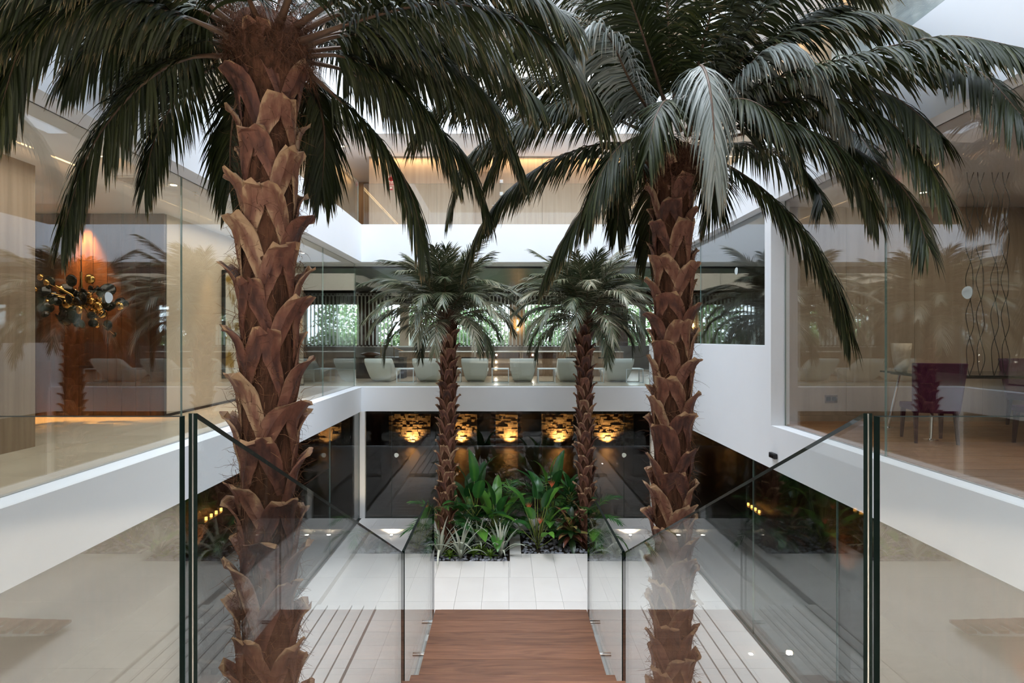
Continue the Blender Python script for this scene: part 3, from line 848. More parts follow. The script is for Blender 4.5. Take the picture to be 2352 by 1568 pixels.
def fibres(name, n, root, cen, Rt, z0, z1, ln, seed, mats, thick=0.0016, spread=0.04):
    rg = random.Random(seed); V = []; Fc = []; MI = []
    for k in range(n):
        z = rg.uniform(z0, z1); a = rg.uniform(0, 2 * math.pi); c = cen(z)
        r = Rt + rg.uniform(-0.01, spread)
        p = Vector((c[0] + r * math.cos(a), c[1] + r * math.sin(a), z))
        d = Vector((math.cos(a) * rg.uniform(-0.1, 0.7), math.sin(a) * rg.uniform(-0.1, 0.7), rg.uniform(-0.9, 0.9))) + Vector((-math.sin(a), math.cos(a), 0)) * rg.uniform(-1.3, 1.3)
        d.normalize(); l = ln * rg.uniform(0.35, 1.3)
        sdv = d.orthogonal().normalized(); n0 = len(V); q = p.copy(); sg = 4
        for e in range(sg + 1):
            w = thick * (1 - 0.7 * e / sg)
            V.append(q + sdv * w); V.append(q - sdv * w)
            d = (d + Vector((rg.uniform(-.5, .5), rg.uniform(-.5, .5), rg.uniform(-.6, .35)))).normalized()
            q = q + d * (l / sg)
            # stay outside the stem
            cc = cen(q.z); dx, dy = q.x - cc[0], q.y - cc[1]; rr = math.hypot(dx, dy)
            if rr < Rt + 0.008:
                q.x = cc[0] + dx / rr * (Rt + 0.008); q.y = cc[1] + dy / rr * (Rt + 0.008)
        mi = 0 if rg.random() < 0.35 else 1
        for e in range(sg):
            Fc.append((n0 + 2 * e, n0 + 2 * e + 1, n0 + 2 * e + 3, n0 + 2 * e + 2)); MI.append(mi)
    return tag(obj(name, mesh(name, V, Fc, mats, MI), root), kind='stuff')

def palm(label, group, base, H, Rt, lean, seed, nb, bootL, bootW, flare, fr_specs, frond_kw, n_fib, fib_len, crown_r, off=(0, 0), thick=0.0016):
    rg = random.Random(seed)
    root = thing('palm_tree', label, 'palm tree', base, group=group)
    cen = lambda z: trunk_curve(z, H, lean, seed) + np.array((off[0], off[1], 0)) * (z / H)
    # fibrous stem, swelling under the crown
    m = MB(); V = []; n = 26; rows = 60
    for i in range(rows):
        z = H * i / (rows - 1); c = cen(z)
        sw = 1.0 + 0.16 * math.exp(-z / 0.25) + (crown_r / Rt - 1.0) * max(0, 1 - abs(z - (H - 0.14)) / 0.38) ** 0.7
        for k in range(n):
            a = 2 * math.pi * k / n
            r = Rt * sw * (1 + 0.05 * math.sin(5 * a + i * 0.9) + 0.035 * math.sin(9 * a - i * 1.7) + rg.uniform(-0.035, 0.035))
            V.append((c[0] + r * math.cos(a), c[1] + r * math.sin(a), z))
    Fc = [(i * n + k, i * n + (k + 1) % n, (i + 1) * n + (k + 1) % n, (i + 1) * n + k) for i in range(rows - 1) for k in range(n)]
    Fc.append(tuple(range((rows - 1) * n, rows * n)))
    obj('trunk', mesh('trunk', V, Fc, 'trunk_fibre', None, True), root)
    variants = [boot_mesh('leaf_base', Rt, bootL * rg.uniform(0.85, 1.12), bootW * rg.uniform(0.88, 1.1), flare * rg.uniform(0.75, 1.3), 0.0, seed * 100 + v) for v in range(9)]
    ang = seed * 1.3
    for k in range(nb):
        z = 0.02 + (H - bootL * 1.0) * k / nb
        c = cen(z + bootL / 2)
        ang += math.radians(137.5) + rg.uniform(-0.12, 0.12)
        obj('leaf_base', variants[rg.randrange(9)], root, (c[0], c[1], z), (rg.uniform(-0.05, 0.05), rg.uniform(-0.04, 0.04), ang), scale=(1, 1, rg.uniform(0.9, 1.12)))
    fibres('fibre', n_fib, root, cen, Rt + 0.015, 0.05, H - 0.1, fib_len, seed + 5, ['fibre_tan', 'fibre_dark'], thick, 0.05)
    top = cen(H)
    if n_fib > 600:
        fibres('crown_fibre', n_fib // 2, root, cen, crown_r, H - 0.42, H + 0.12, fib_len * 1.1, seed + 6, ['fibre_dark', 'fibre_dark'], thick, 0.02)
    for i, sp in enumerate(fr_specs):
        kw = dict(frond_kw); kw.update(sp.get('kw', {}))
        me, C = frond_mesh('frond', sp['pts'], seed=seed * 1000 + i, **kw)
        obj('frond', me, root)
    return root

def pixel_fronds(base, Y0, specs, kwmap):
    """fronds listed by the outline they take in the photograph plus their own depth offset, as 3-D curves in the palm's frame"""
    out = []
    for s in specs:
        pts = []
        for i, (x, y, d) in enumerate(s[0]):
            w = i / (len(s[0]) - 1)
            xe = s[0][-1][0]; Yend = Y0 + s[0][-1][2]
            cut = max(0.0, Yend - 3.95 * F / max(1.0, abs(xe - CX)))        # keep the tip inside the courtyard
            pts.append(px(x, y, Y0 + d - cut * w) - Vector(base))
        out.append({'pts': pts, 'kw': kwmap.get(s[1], {}) if len(s) > 1 else {}})
    return out

# --- large palm on the left
BL = (-2.05, 4.70, ZF - 0.10)
SL = [
 ([(545, 95, -.15), (440, 45, -.35), (300, 2, -.55), (150, 20, -.7), (55, 95, -.75), (0, 250, -.75)],),
 ([(540, 60, -.2), (420, -30, -.5), (250, -80, -.8), (80, -50, -1.0), (-40, 60, -1.05)],),
 ([(550, 130, .0), (440, 132, .1), (350, 175, .15), (262, 262, .15), (195, 370, .1), (145, 530, .1)],),
 ([(550, 140, .2), (470, 165, .7), (400, 235, 1.1), (352, 330, 1.25), (332, 430, 1.3)],),
 ([(570, 150, .3), (545, 220, .7), (530, 320, .85), (528, 435, .9)],),
 ([(560, 40, .1), (470, 10, .6), (380, 30, 1.2), (300, 90, 1.6), (255, 160, 1.8)],),
 ([(560, 70, .2), (480, 70, .9), (420, 100, 1.6), (370, 170, 2.0)],),
 ([(675, 150, .3), (720, 200, .8), (745, 300, 1.0), (740, 430, 1.05)],),
 ([(665, 150, .4), (700, 230, 1.1), (722, 320, 1.3), (724, 400, 1.35)],),
 ([(690, 150, .1), (760, 212, .3), (840, 283, .4), (900, 362, .45), (945, 450, .4), (972, 560, .35)],),
 ([(695, 140, .2), (800, 165, .6), (920, 230, 1.0), (1020, 310, 1.2), (1080, 380, 1.25), (1118, 475, 1.2)],),
 ([(695, 120, .1), (820, 110, .4), (950, 140, .7), (1070, 215, .9), (1150, 290, .95), (1200, 385, .95)],),
 ([(690, 95, -.1), (830, 45, -.3), (990, 8, -.45), (1130, 24, -.5), (1250, 85, -.5), (1330, 165, -.5), (1385, 250, -.45)],),
 ([(690, 100, 0.), (820, 70, .2), (980, 70, .5), (1120, 130, .7), (1230, 220, .8)],),
 ([(680, 60, -.1), (800, -15, -.3), (970, -60, -.5), (1160, -50, -.6), (1300, 30, -.6)],),
 ([(680, 70, .1), (790, 20, .7), (930, 0, 1.3), (1060, 40, 1.7), (1140, 110, 1.8)],),
 ([(600, 60, -.2), (540, -60, -.7), (440, -160, -1.0), (300, -180, -1.2), (180, -120, -1.3)],),
 ([(640, 60, -.2), (700, -80, -.6), (820, -190, -.9), (1000, -190, -1.0), (1130, -110, -1.0)],),
 ([(610, 40, .0), (590, -120, .1), (560, -260, .2), (500, -330, .2)],),
 ([(640, 40, .0), (665, -100, .3), (720, -240, .5), (800, -310, .6)],),
 ([(620, 40, .2), (615, -60, .9), (600, -100, 1.7), (580, -60, 2.4)],),
 ([(590, 50, .2), (520, -30, .9), (450, -40, 1.5), (400, 10, 2.0)],),
 ([(650, 60, .2), (720, 0, .9), (800, 0, 1.6), (870, 60, 2.1), (900, 130, 2.3)],),
 ([(660, 90, .3), (740, 80, 1.1), (830, 120, 1.8), (890, 200, 2.2)],),
 ([(695, 130, .1), (790, 130, .2), (900, 180, .4), (990, 270, .5), (1040, 370, .5)],),
 ([(690, 110, 0), (800, 80, .1), (930, 95, .3), (1050, 160, .5), (1140, 240, .6)],),
 ([(680, 80, 0), (790, 30, .0), (920, 20, .1), (1050, 60, .2), (1150, 130, .3), (1210, 210, .3)],),
 ([(560, 110, 0), (470, 90, .2), (380, 110, .4), (310, 170, .5), (270, 250, .5)],),
 ([(555, 90, -.1), (450, 50, -.1), (340, 50, -.1), (230, 90, 0), (160, 160, 0)],),
 ([(550, 70, -.1), (430, 10, -.2), (290, -30, -.3), (150, -20, -.4), (50, 40, -.5)],),
]
K_L = dict(leaf_len=0.56, leaf_w=0.026, n=112, mats=['palm_leaf', 'petiole'], hang=0.62, start=0.16, rach=0.020, lift=0.12)
palm('tall palm tree with woven red-brown leaf bases, left of the stair', 'tall palms', BL, 7.95, 0.205, (0.02, 0.015), 3, 74, 0.60, 0.27, 0.095,
     pixel_fronds(BL, 4.70, SL, {}), K_L, 4200, 0.17, 0.33, off=(0.03, 0), thick=0.0024)

# --- large palm on the right
BRr = (2.00, 6.50, ZF - 0.10)
SHEEN = dict(mats=['palm_leaf_dusty', 'petiole'], hang=0.85, lift=0.0)  # fronds whose silvery sheen is painted into the colour
SR = [
 ([(1520, 345, .0), (1400, 328, -.2), (1280, 362, -.3), (1180, 425, -.35), (1115, 500, -.4), (1080, 575, -.4)],),
 ([(1520, 360, -.1), (1440, 390, -.4), (1370, 445, -.55), (1305, 530, -.6), (1258, 615, -.6)],),
 ([(1530, 365, .2), (1500, 420, .7), (1494, 500, .9), (1490, 580, .95)],),
 ([(1520, 350, .2), (1450, 370, .7), (1425, 430, .9), (1418, 520, .95)],),
 ([(1515, 320, .1), (1400, 270, .2), (1270, 260, .3), (1150, 300, .35), (1070, 370, .35), (1035, 470, .3)],),
 ([(1515, 300, .0), (1400, 215, -.1), (1270, 180, -.15), (1130, 195, -.2), (1020, 235, -.2), (960, 300, -.2)],),
 ([(1520, 280, .3), (1410, 210, .9), (1290, 210, 1.4), (1180, 270, 1.7), (1110, 350, 1.8)],),
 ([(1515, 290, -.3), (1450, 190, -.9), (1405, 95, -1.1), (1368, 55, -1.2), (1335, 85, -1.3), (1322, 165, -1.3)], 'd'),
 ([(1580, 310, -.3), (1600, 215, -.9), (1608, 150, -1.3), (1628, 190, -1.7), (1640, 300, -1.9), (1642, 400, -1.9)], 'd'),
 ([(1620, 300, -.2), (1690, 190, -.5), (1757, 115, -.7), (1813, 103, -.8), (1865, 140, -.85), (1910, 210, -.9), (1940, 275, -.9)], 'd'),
 ([(1600, 285, .0), (1760, 190, -.2), (1920, 140, -.4), (2060, 103, -.5), (2190, 82, -.6), (2350, 110, -.7)],),
 ([(1610, 295, .1), (1780, 200, .2), (1960, 150, .2), (2130, 130, .15), (2250, 165, .1), (2345, 262, .1)],),
 ([(1610, 310, .0), (1760, 245, -.1), (1900, 225, -.2), (2020, 265, -.25), (2105, 340, -.3), (2172, 442, -.3)],),
 ([(1610, 330, .1), (1760, 300, .2), (1900, 315, .2), (2010, 372, .2), (2090, 455, .2), (2130, 560, .2)],),
 ([(1600, 350, -.2), (1680, 385, -.5), (1770, 450, -.7), (1855, 545, -.8), (1915, 650, -.85), (1950, 760, -.85)],),
 ([(1590, 360, .2), (1630, 390, .6), (1640, 440, .7), (1625, 480, .75)],),
 ([(1600, 340, .4), (1700, 330, 1.2), (1800, 360, 1.8), (1870, 420, 2.1), (1890, 470, 2.2)],),
 ([(1600, 320, .4), (1720, 260, 1.3), (1850, 250, 2.0), (1960, 300, 2.4), (2020, 380, 2.5)],),
 ([(1540, 280, -.2), (1490, 120, -.5), (1440, -20, -.7), (1390, -120, -.8)],),
 ([(1555, 280, -.2), (1540, 120, -.4), (1530, -20, -.5), (1520, -160, -.5)],),
 ([(1575, 280, -.2), (1610, 120, -.5), (1650, -20, -.7), (1720, -150, -.8)],),
 ([(1590, 280, -.1), (1680, 120, -.3), (1770, 10, -.5), (1880, -60, -.6), (2000, -40, -.7)],),
 ([(1595, 290, .1), (1700, 170, .4), (1800, 70, .7), (1900, 20, .9), (1990, 40, 1.0)],),
 ([(1530, 280, .0), (1450, 150, .1), (1350, 60, .2), (1240, 10, .3), (1150, 20, .35)],),
 ([(1530, 290, .2), (1430, 190, .7), (1320, 130, 1.1), (1200, 110, 1.4), (1110, 140, 1.6)],),
 ([(1545, 270, .1), (1480, 130, .4), (1400, 30, .7), (1300, -30, .9), (1220, -20, 1.0)],),
 ([(1570, 270, .3), (1590, 150, 1.0), (1600, 90, 1.8), (1610, 110, 2.5)],),
 ([(1560, 300, -.3), (1550, 250, -.8), (1530, 230, -1.3), (1505, 270, -1.6), (1490, 340, -1.7)],),
 ([(1585, 300, -.2), (1650, 240, -.6), (1720, 230, -1.0), (1790, 280, -1.2), (1830, 350, -1.3)],),
 ([(1580, 260, .2), (1640, 90, .5), (1720, -20, .8), (1800, -80, 1.0)],),
 ([(1560, 330, -.3), (1500, 310, -.8), (1430, 330, -1.1), (1380, 400, -1.2), (1350, 480, -1.25)],),
 ([(1520, 300, 0), (1420, 240, -.3), (1300, 230, -.5), (1190, 290, -.6), (1130, 380, -.6)],),
 ([(1610, 320, -.2), (1740, 280, -.6), (1860, 300, -.9), (1960, 380, -1.0), (2010, 480, -1.0)],),
 ([(1600, 300, .1), (1740, 200, .3), (1900, 180, .4), (2050, 220, .4), (2160, 310, .3)],),
 ([(1590, 290, 0), (1700, 140, .1), (1850, 60, .2), (2000, 30, .2), (2120, 70, .2)],),
 ([(1540, 300, .2), (1450, 230, .8), (1370, 210, 1.2), (1280, 230, 1.5)],),
 ([(1580, 280, -.1), (1640, 140, -.2), (1690, 20, -.3), (1760, -60, -.4)],),
 ([(1540, 270, -.1), (1500, 150, -.1), (1470, 20, -.1), (1420, -80, -.1)],),
 ([(1520, 290, -.1), (1430, 150, -.3), (1330, 80, -.4), (1220, 70, -.5), (1130, 110, -.5)],),
]
K_R = dict(leaf_len=0.58, leaf_w=0.027, n=112, mats=['palm_leaf', 'petiole'], hang=0.55, start=0.16, rach=0.020, lift=0.12)
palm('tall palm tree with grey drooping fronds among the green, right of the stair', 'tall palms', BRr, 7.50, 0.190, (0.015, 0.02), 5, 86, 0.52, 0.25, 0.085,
     pixel_fronds(BRr, 6.50, SR, {'d': SHEEN}), K_R, 3600, 0.17, 0.30, off=(-0.02, 0), thick=0.0026)

# --- the two slender palms in the planters
def crown(seed, H, n, Lf, x_off=0):
    rg = random.Random(seed); out = []
    for k in range(n):
        q = k / n
        az = k * 2.39996 + rg.uniform(-0.2, 0.2)
        el = math.radians(6 + 80 * q ** 0.85 + rg.uniform(-7, 7))
        L = Lf * (0.95 + 0.25 * math.sin(q * 3)) * rg.uniform(0.88, 1.1) * (0.82 if q > 0.8 else 1)
        p = np.array((0.06 * math.cos(az) , 0.06 * math.sin(az), H - 0.12 + 0.22 * q)); pts = [p]
        e = el
        for sgm in range(5):
            d = np.array((math.cos(az) * math.cos(e), math.sin(az) * math.cos(e), math.sin(e)))
            p = p + d * L / 5; pts.append(p); e -= math.radians(13 + 11 * (1 - q)) * (0.6 + 0.22 * sgm) * (0.55 if q > 0.7 else 1.0)
        kw = {}
        if rg.random() < 0.30: kw = dict(tone0=0.33)
        out.append({'pts': [x_ for x_ in pts], 'kw': kw})
    return out
K_S = dict(leaf_len=0.42, leaf_w=0.024, n=54, mats=['palm_leaf_small', 'petiole'], hang=0.24, start=0.20, rach=0.013, lift=0.15)
B1 = (-1.47, 13.4, ZF - 0.10)
palm('slender palm in the planting bed nearer the left glass wall', 'slender planter palms', B1, 5.72, 0.165, (0.03, 0.02), 12, 84, 0.36, 0.18, 0.09, crown(31, 5.72, 66, 1.80), K_S, 900, 0.12, 0.20, off=(0.06, 0), thick=0.0022)
B2 = (2.02, 13.65, ZF - 0.10)
palm('slender palm in the planting bed nearer the right glass wall', 'slender planter palms', B2, 5.74, 0.165, (0.03, 0.02), 15, 84, 0.36, 0.18, 0.09, crown(57, 5.74, 66, 1.76), K_S, 900, 0.12, 0.20, off=(0.0, 0), thick=0.0022)
# ---------------------------------------------------------------- PLANTING BEDS
def pebble_meshes():
    out = []
    rg = random.Random(4)
    for k in range(5):
        bm = bmesh.new(); bmesh.ops.create_icosphere(bm, subdivisions=1, radius=1.0)
        for v in bm.verts: v.co *= rg.uniform(0.82, 1.15)
        me = bpy.data.meshes.new('pebble'); bm.to_mesh(me); bm.free()
        me.materials.append(MATS['pebble_grey']); me.polygons.foreach_set('use_smooth', [True] * len(me.polygons))
        out.append(me)
    return out
PEB = pebble_meshes()
def bed(label, r, n, seed, front=1.0):
    x0, x1, y0, y1 = r; cx, cy = (x0 + x1) / 2, (y0 + y1) / 2
    t = thing('planting_bed', label, 'planter', (cx, cy, ZF - 0.14), group='pebble planting beds')
    MB().box(x0 - cx, x1 - cx, y0 - cy, y1 - cy, 0, 0.10).obj('soil', 'soil', t)
    rg = random.Random(seed)
    for k in range(n):
        s = rg.uniform(0.030, 0.058)
        y = y0 + 0.05 + (y1 - y0 - 0.1) * (rg.random() ** front)
        x = rg.uniform(x0 + 0.05, x1 - 0.05)
        obj('pebble', PEB[rg.randrange(5)], t, (x - cx, y - cy, 0.112 + rg.uniform(0, 0.02)), (rg.uniform(-.4, .4), rg.uniform(-.4, .4), rg.uniform(0, 6.3)), scale=(s * rg.uniform(0.8, 1.35), s * rg.uniform(0.8, 1.2), s * rg.uniform(0.5, 0.8)))
    return t
bed('pebble bed with the striped strap-leaved plants around a slender palm', P1, 290, 1, 1.5)
bed('pebble bed with the orange-flowered plants around a slender palm', P2, 290, 2, 1.5)
bed('pebble bed under the tall palm left of the stair', PBL, 120, 3)
bed('pebble bed under the tall palm right of the stair', PBR, 120, 4)

# ---------------------------------------------------------------- PLANTS
def blade(name, L, W, bend, fold, mat, seed, prof=None, rows=9, stalk=0.0, tone=None, wave=0.0):
    """a leaf growing from the origin along +x and up; bends under its weight"""
    rg = random.Random(seed); V = []; TN = []; Fc = []
    tn = rg.uniform(0.15, 0.75) if tone is None else tone
    e = 0.0; p = Vector((stalk, 0, 0)); pts = []
    cols = (-1, -0.5, 0, 0.5, 1)
    for i in range(rows + 1):
        u = i / rows
        w = W * (math.sin(math.pi * min(1, 0.06 + 0.94 * u) ** 0.75) ** 0.8 if prof is None else prof(u))
        d = Vector((math.cos(e), 0, math.sin(e))); up = Vector((-math.sin(e), 0, math.cos(e)))
        for c in cols:
            q = p + Vector((0, 1, 0)) * c * w / 2 + up * (fold * abs(c) * w / 2 + wave * W * math.sin(u * 16 + c * 2) * abs(c))
            V.append(q); TN.append((min(1, tn + (0.22 if c == 0 else 0) + rg.uniform(-0.05, 0.05)), u if abs(c) == 1 else u * 0.8))
        p = p + d * L / rows; e -= bend / rows * (0.5 + u)
    n = len(cols)
    for i in range(rows):
        for k in range(n - 1):
            a = i * n + k; Fc.append((a, a + 1, a + n + 1, a + n))
    return mesh(name, V, Fc, mat, None, True, TN)

def leafy(name, label, cat, loc, leaves, group=None, flowers=()):
    """leaves: (azimuth deg, elevation deg, stalk length, leaf length, width, bend, base height, material, tone)"""
    t = thing(name, label, cat, loc, group=group)
    for i, (az, el, st_, L, W, bend, zb, mat, tone) in enumerate(leaves):
        a, e = math.radians(az), math.radians(el)
        d = Vector((math.cos(a) * math.cos(e), math.sin(a) * math.cos(e), math.sin(e)))
        p0 = Vector((0.02 * math.cos(a), 0.02 * math.sin(a), zb))
        me = blade('leaf', L * 1.15, W * 1.25, bend, 0.22, mat, R.randrange(10 ** 6), tone=tone, wave=0.015)
        o = obj('leaf', me, t, p0 + d * st_, (0, -e, a))
        if st_ > 0.05:
            MB().tube([Vector((-st_, 0, 0)), Vector((-st_ / 2, 0, -0.01)), Vector((0.02, 0, 0.0))], [0.014, 0.011, 0.007], 6).obj('leaf_stalk', 'green_stem', o, smooth=True)
    for (x, y, z) in flowers:
        f = MB()
        for k in range(5):
            an = -0.6 + 0.3 * k
            f.add([(0, -0.012, 0), (0, 0.012, 0), (math.sin(an) * 0.16, 0, math.cos(an) * 0.20), (math.sin(an) * 0.07 + 0.015, 0, math.cos(an) * 0.08)], [(0, 3, 2), (1, 2, 3), (0, 1, 3)])
        o = f.obj('flower', 'flower_orange', t, (x, y, z))
        MB().tube([(0, 0, 0), (-x * 0.5, -y * 0.5, -z * 0.5), (-x, -y, -z)], 0.008, 6).obj('flower_stalk', 'green_stem', o)
    return t

def gp(x, y):                                       # foot point on the bed from the photograph
    Y = (EYE - ZF + 0.05) * F / (y - CY); p = px(x, y, Y); return (p.x, p.y, ZF - 0.065)
def around(n, el0, el1, st0, st1, L0, L1, W0, W1, bend, zb0, zb1, mat, seed, t0=0.1, t1=0.9):
    rg = random.Random(seed); out = []
    for k in range(n):
        q = k / max(1, n - 1)
        out.append((k * 137.5 + rg.uniform(-18, 18), el0 + (el1 - el0) * q + rg.uniform(-6, 6), st0 + (st1 - st0) * q, rg.uniform(L0, L1), rg.uniform(W0, W1), bend * rg.uniform(0.7, 1.3), zb0 + (zb1 - zb0) * q, mat, rg.uniform(t0, t1)))
    return out
leafy('banana_plant', 'tall broad-leaved green plant behind the striped plants, left bed', 'plant', (-0.74, 13.75, ZF - 0.065),
      around(15, 8, 80, 0.30, 0.55, 0.60, 0.85, 0.20, 0.27, 0.9, 0.35, 1.05, 'leaf_green', 1), group='broad-leaved plants')
leafy('banana_plant', 'broad-leaved plant with pale new leaf at the right end of the left bed', 'plant', (-0.22, 13.65, ZF - 0.065),
      around(13, 5, 82, 0.25, 0.45, 0.55, 0.80, 0.19, 0.26, 1.0, 0.25, 0.62, 'leaf_green', 2, 0.2, 1.0), group='broad-leaved plants')
leafy('heliconia', 'plant with orange flowers and large paddle leaves in the right bed', 'plant', (0.80, 13.45, ZF - 0.065),
      around(13, 35, 84, 0.45, 0.95, 0.50, 0.75, 0.17, 0.24, 1.3, 0.05, 0.35, 'leaf_green', 3, 0.15, 1.0), group='broad-leaved plants',
      flowers=[(-0.22, -0.05, 1.02), (0.05, -0.18, 0.70), (0.35, 0.0, 1.55)])
leafy('banana_plant', 'upright broad-leaved green plant in the middle of the right bed', 'plant', (1.20, 14.1, ZF - 0.065),
      around(14, 25, 86, 0.4, 0.9, 0.6, 0.9, 0.18, 0.25, 0.9, 0.3, 0.7, 'leaf_green', 4), group='broad-leaved plants')
leafy('cordyline', 'low plant with red and yellow edged leaves beside the right slender palm', 'plant', (1.62, 13.45, ZF - 0.065),
      around(34, -25, 70, 0.02, 0.10, 0.32, 0.48, 0.10, 0.15, 1.1, 0.28, 0.62, 'leaf_red', 5, 0.1, 0.95))
leafy('dracaena', 'dark leafy plant rising in front of the right slender palm stem', 'plant', (1.66, 13.9, ZF - 0.065),
      around(30, -15, 75, 0.03, 0.10, 0.35, 0.50, 0.09, 0.13, 1.0, 0.85, 1.35, 'leaf_green', 6, 0.0, 0.6))
leafy('banana_plant', 'low wide-leaved green plant at the back of the left bed', 'plant', (-1.05, 14.1, ZF - 0.065),
      around(12, 0, 70, 0.2, 0.5, 0.5, 0.7, 0.18, 0.24, 1.1, 0.2, 0.8, 'leaf_green', 8, 0.0, 0.5), group='broad-leaved plants')
# striped strap-leaved plants along the front of the left bed
for (x, y), lab in (((1012, 1280), 'leftmost striped strap-leaved plant, at the corner of the left bed'), ((1058, 1285), 'tallest striped strap-leaved plant at the front of the left bed'),
                    ((1100, 1262), 'striped strap-leaved plant set back between two others'), ((1150, 1280), 'striped strap-leaved plant at the right corner of the left bed')):
    L = []
    rg = random.Random(x)
    for k in range(17):
        q = k / 16
        L.append((k * 137.5 + rg.uniform(-15, 15), 50 + 36 * q, 0.0, rg.uniform(0.72, 1.08), rg.uniform(0.058, 0.080), rg.uniform(0.9, 2.4) * (1.25 - q), 0.03, 'leaf_strap', rg.uniform(0.1, 0.95)))
    t = thing('flax_plant', lab, 'plant', gp(x, y), group='striped strap-leaved plants')
    for i, (az, el, s_, l_, w_, bend, zb, mat, tone) in enumerate(L):
        me = blade('leaf', l_, w_, bend, 0.35, mat, i + x, prof=lambda u: min(1, 0.7 + 1.2 * u) * (1 - u ** 3.5) + 0.02, tone=tone, rows=10)
        obj('leaf', me, t, (0, 0, zb), (0, -math.radians(el), math.radians(az)))
for (x, y), lab in (((1033, 1284), 'small lime rosette left of the tallest striped plant'), ((1087, 1279), 'small lime rosette just right of the tallest striped plant'),
                    ((1106, 1273), 'smallest lime rosette, set back in the left bed'), ((1126, 1283), 'small lime rosette nearest the right striped plant')):
    t = thing('rosette_plant', lab, 'plant', gp(x, y), group='small lime rosettes')
    rg = random.Random(x)
    for k in range(20):
        me = blade('leaf', rg.uniform(0.20, 0.28), 0.050, 0.9, 0.3, 'leaf_lime', k + x, tone=rg.uniform(0.1, 0.9), rows=5)
        obj('leaf', me, t, (0, 0, 0.06), (0, -math.radians(18 + 60 * k / 20), k * 2.4))
# feathery parlour palms beside the stems
def feather(label, loc, n, L, seed, mat='leaf_green', h=0.5):
    t = thing('parlour_palm', label, 'plant', loc, group='feathery parlour palms')
    rg = random.Random(seed)
    MB().tube([(0, 0, 0), (0.02, 0, h * 0.5), (0, 0, h)], [0.025, 0.02, 0.012], 7).obj('stem', 'green_stem', t, smooth=True)
    for k in range(n):
        q = k / n; az = k * 2.4 + rg.uniform(-.3, .3); e = math.radians(15 + 65 * q); p = np.array((0, 0, h * (0.5 + 0.5 * q))); pts = [p]
        for s in range(4):
            p = p + np.array((math.cos(az) * math.cos(e), math.sin(az) * math.cos(e), math.sin(e))) * L / 4; pts.append(p); e -= math.radians(22)
        me, _ = frond_mesh('frond', pts, 0.26, 0.026, 17, seed * 77 + k, [mat, 'green_stem'], hang=0.18, start=0.32, rach=0.007, lift=0.25)
        obj('frond', me, t)
feather('feathery parlour palm at the left corner of the left bed', (-1.62, 13.3, ZF - 0.065), 11, 0.95, 2, h=0.75)
feather('feathery parlour palm at the right end of the right bed', (2.18, 13.55, ZF - 0.065), 9, 0.95, 3, h=0.75)
feather('feathery parlour palm at the back between the two beds', (0.0, 14.3, ZF - 0.065), 12, 0.85, 4, h=0.9)
feather('feathery parlour palm hidden behind the orange-flowered plant', (0.95, 14.45, ZF - 0.065), 12, 0.95, 5, h=1.0)
feather('low feathery palm at the back left of the left bed', (-1.0, 14.35, ZF - 0.065), 14, 0.75, 6, h=0.35)
feather('low feathery palm at the back right of the left bed', (-0.35, 14.4, ZF - 0.065), 14, 0.75, 7, h=0.35)
feather('low feathery palm at the back right of the right bed', (1.55, 14.55, ZF - 0.065), 14, 0.75, 8, h=0.35)
# ---------------------------------------------------------------- LOUNGE FURNITURE
def chaise_mesh():
    out = [(-.26, .72), (-.20, .60), (-.02, .36), (.15, .16), (.30, .05), (.46, 0), (1.0, 0), (1.16, .05), (1.50, .25), (1.62, .34)]
    inn = [(1.60, .38), (1.34, .31), (1.05, .275), (.82, .285), (.63, .35), (.38, .51), (.0, .72), (-.12, .755), (-.22, .755)]
    P = out + inn; n = len(P); cols = (-1, -0.93, -0.6, 0, 0.6, 0.93, 1)
    V = []; Fc = []
    for c in cols:
        for (y, z) in P:
            tp = 0.66 + 0.34 * min(1, z / 0.62) ** 0.62 if y < 1.2 else 0.92
            x = c * 0.415 * tp
            yy, zz = y, z
            if abs(c) == 1:                                     # soft rounded rim
                yy = y + (0.75 - y) * 0.025; zz = z + (0.3 - z) * 0.03
            V.append((x, yy, max(0, zz)))
    m = len(cols)
    for k in range(m - 1):
        for i in range(n):
            Fc.append((k * n + i, k * n + (i + 1) % n, (k + 1) * n + (i + 1) % n, (k + 1) * n + i))
    Fc.append(tuple(range(n - 1, -1, -1))); Fc.append(tuple(range((m - 1) * n, m * n)))
    me = mesh('shell', V, Fc, 'white_leather', None, True)
    bm = bmesh.new(); bm.from_mesh(me); bmesh.ops.recalc_face_normals(bm, faces=bm.faces); bm.to_mesh(me); bm.free()
    return me
CH = chaise_mesh()
CHB = MB().box(-0.22, 0.22, 0.50, 0.98, 0, 0.012).make('base_plate', 'steel')
for x, w in ((-3.94, 'white chaise longue at the far left of the row'), (-2.46, 'second white chaise longue from the left, behind the hanging frond'), (-0.94, 'third white chaise longue from the left, right of a palm stem'),
             (0.56, 'fourth white chaise longue from the left, between two small tables'), (2.05, 'fifth white chaise longue, partly behind the right slender palm'), (3.58, 'last white chaise longue at the right end of the row')):
    t = thing('chaise_longue', w, 'chaise longue', (x, 17.05, 0.015), group='white chaise longues in a row')
    obj('shell', CH, t, (0, 0, 0.012)); obj('base_plate', CHB, t)
TT = MB().box(-0.27, 0.27, -0.27, 0.27, 0.42, 0.445).make('table_top', 'white_metal')
TL = MB().box(-0.012, 0.012, -0.012, 0.012, 0, 0.42).make('leg', 'white_metal')
TR1 = MB().box(-0.258, 0.258, -0.012, 0.012, 0, 0.02).make('foot_rail', 'white_metal')
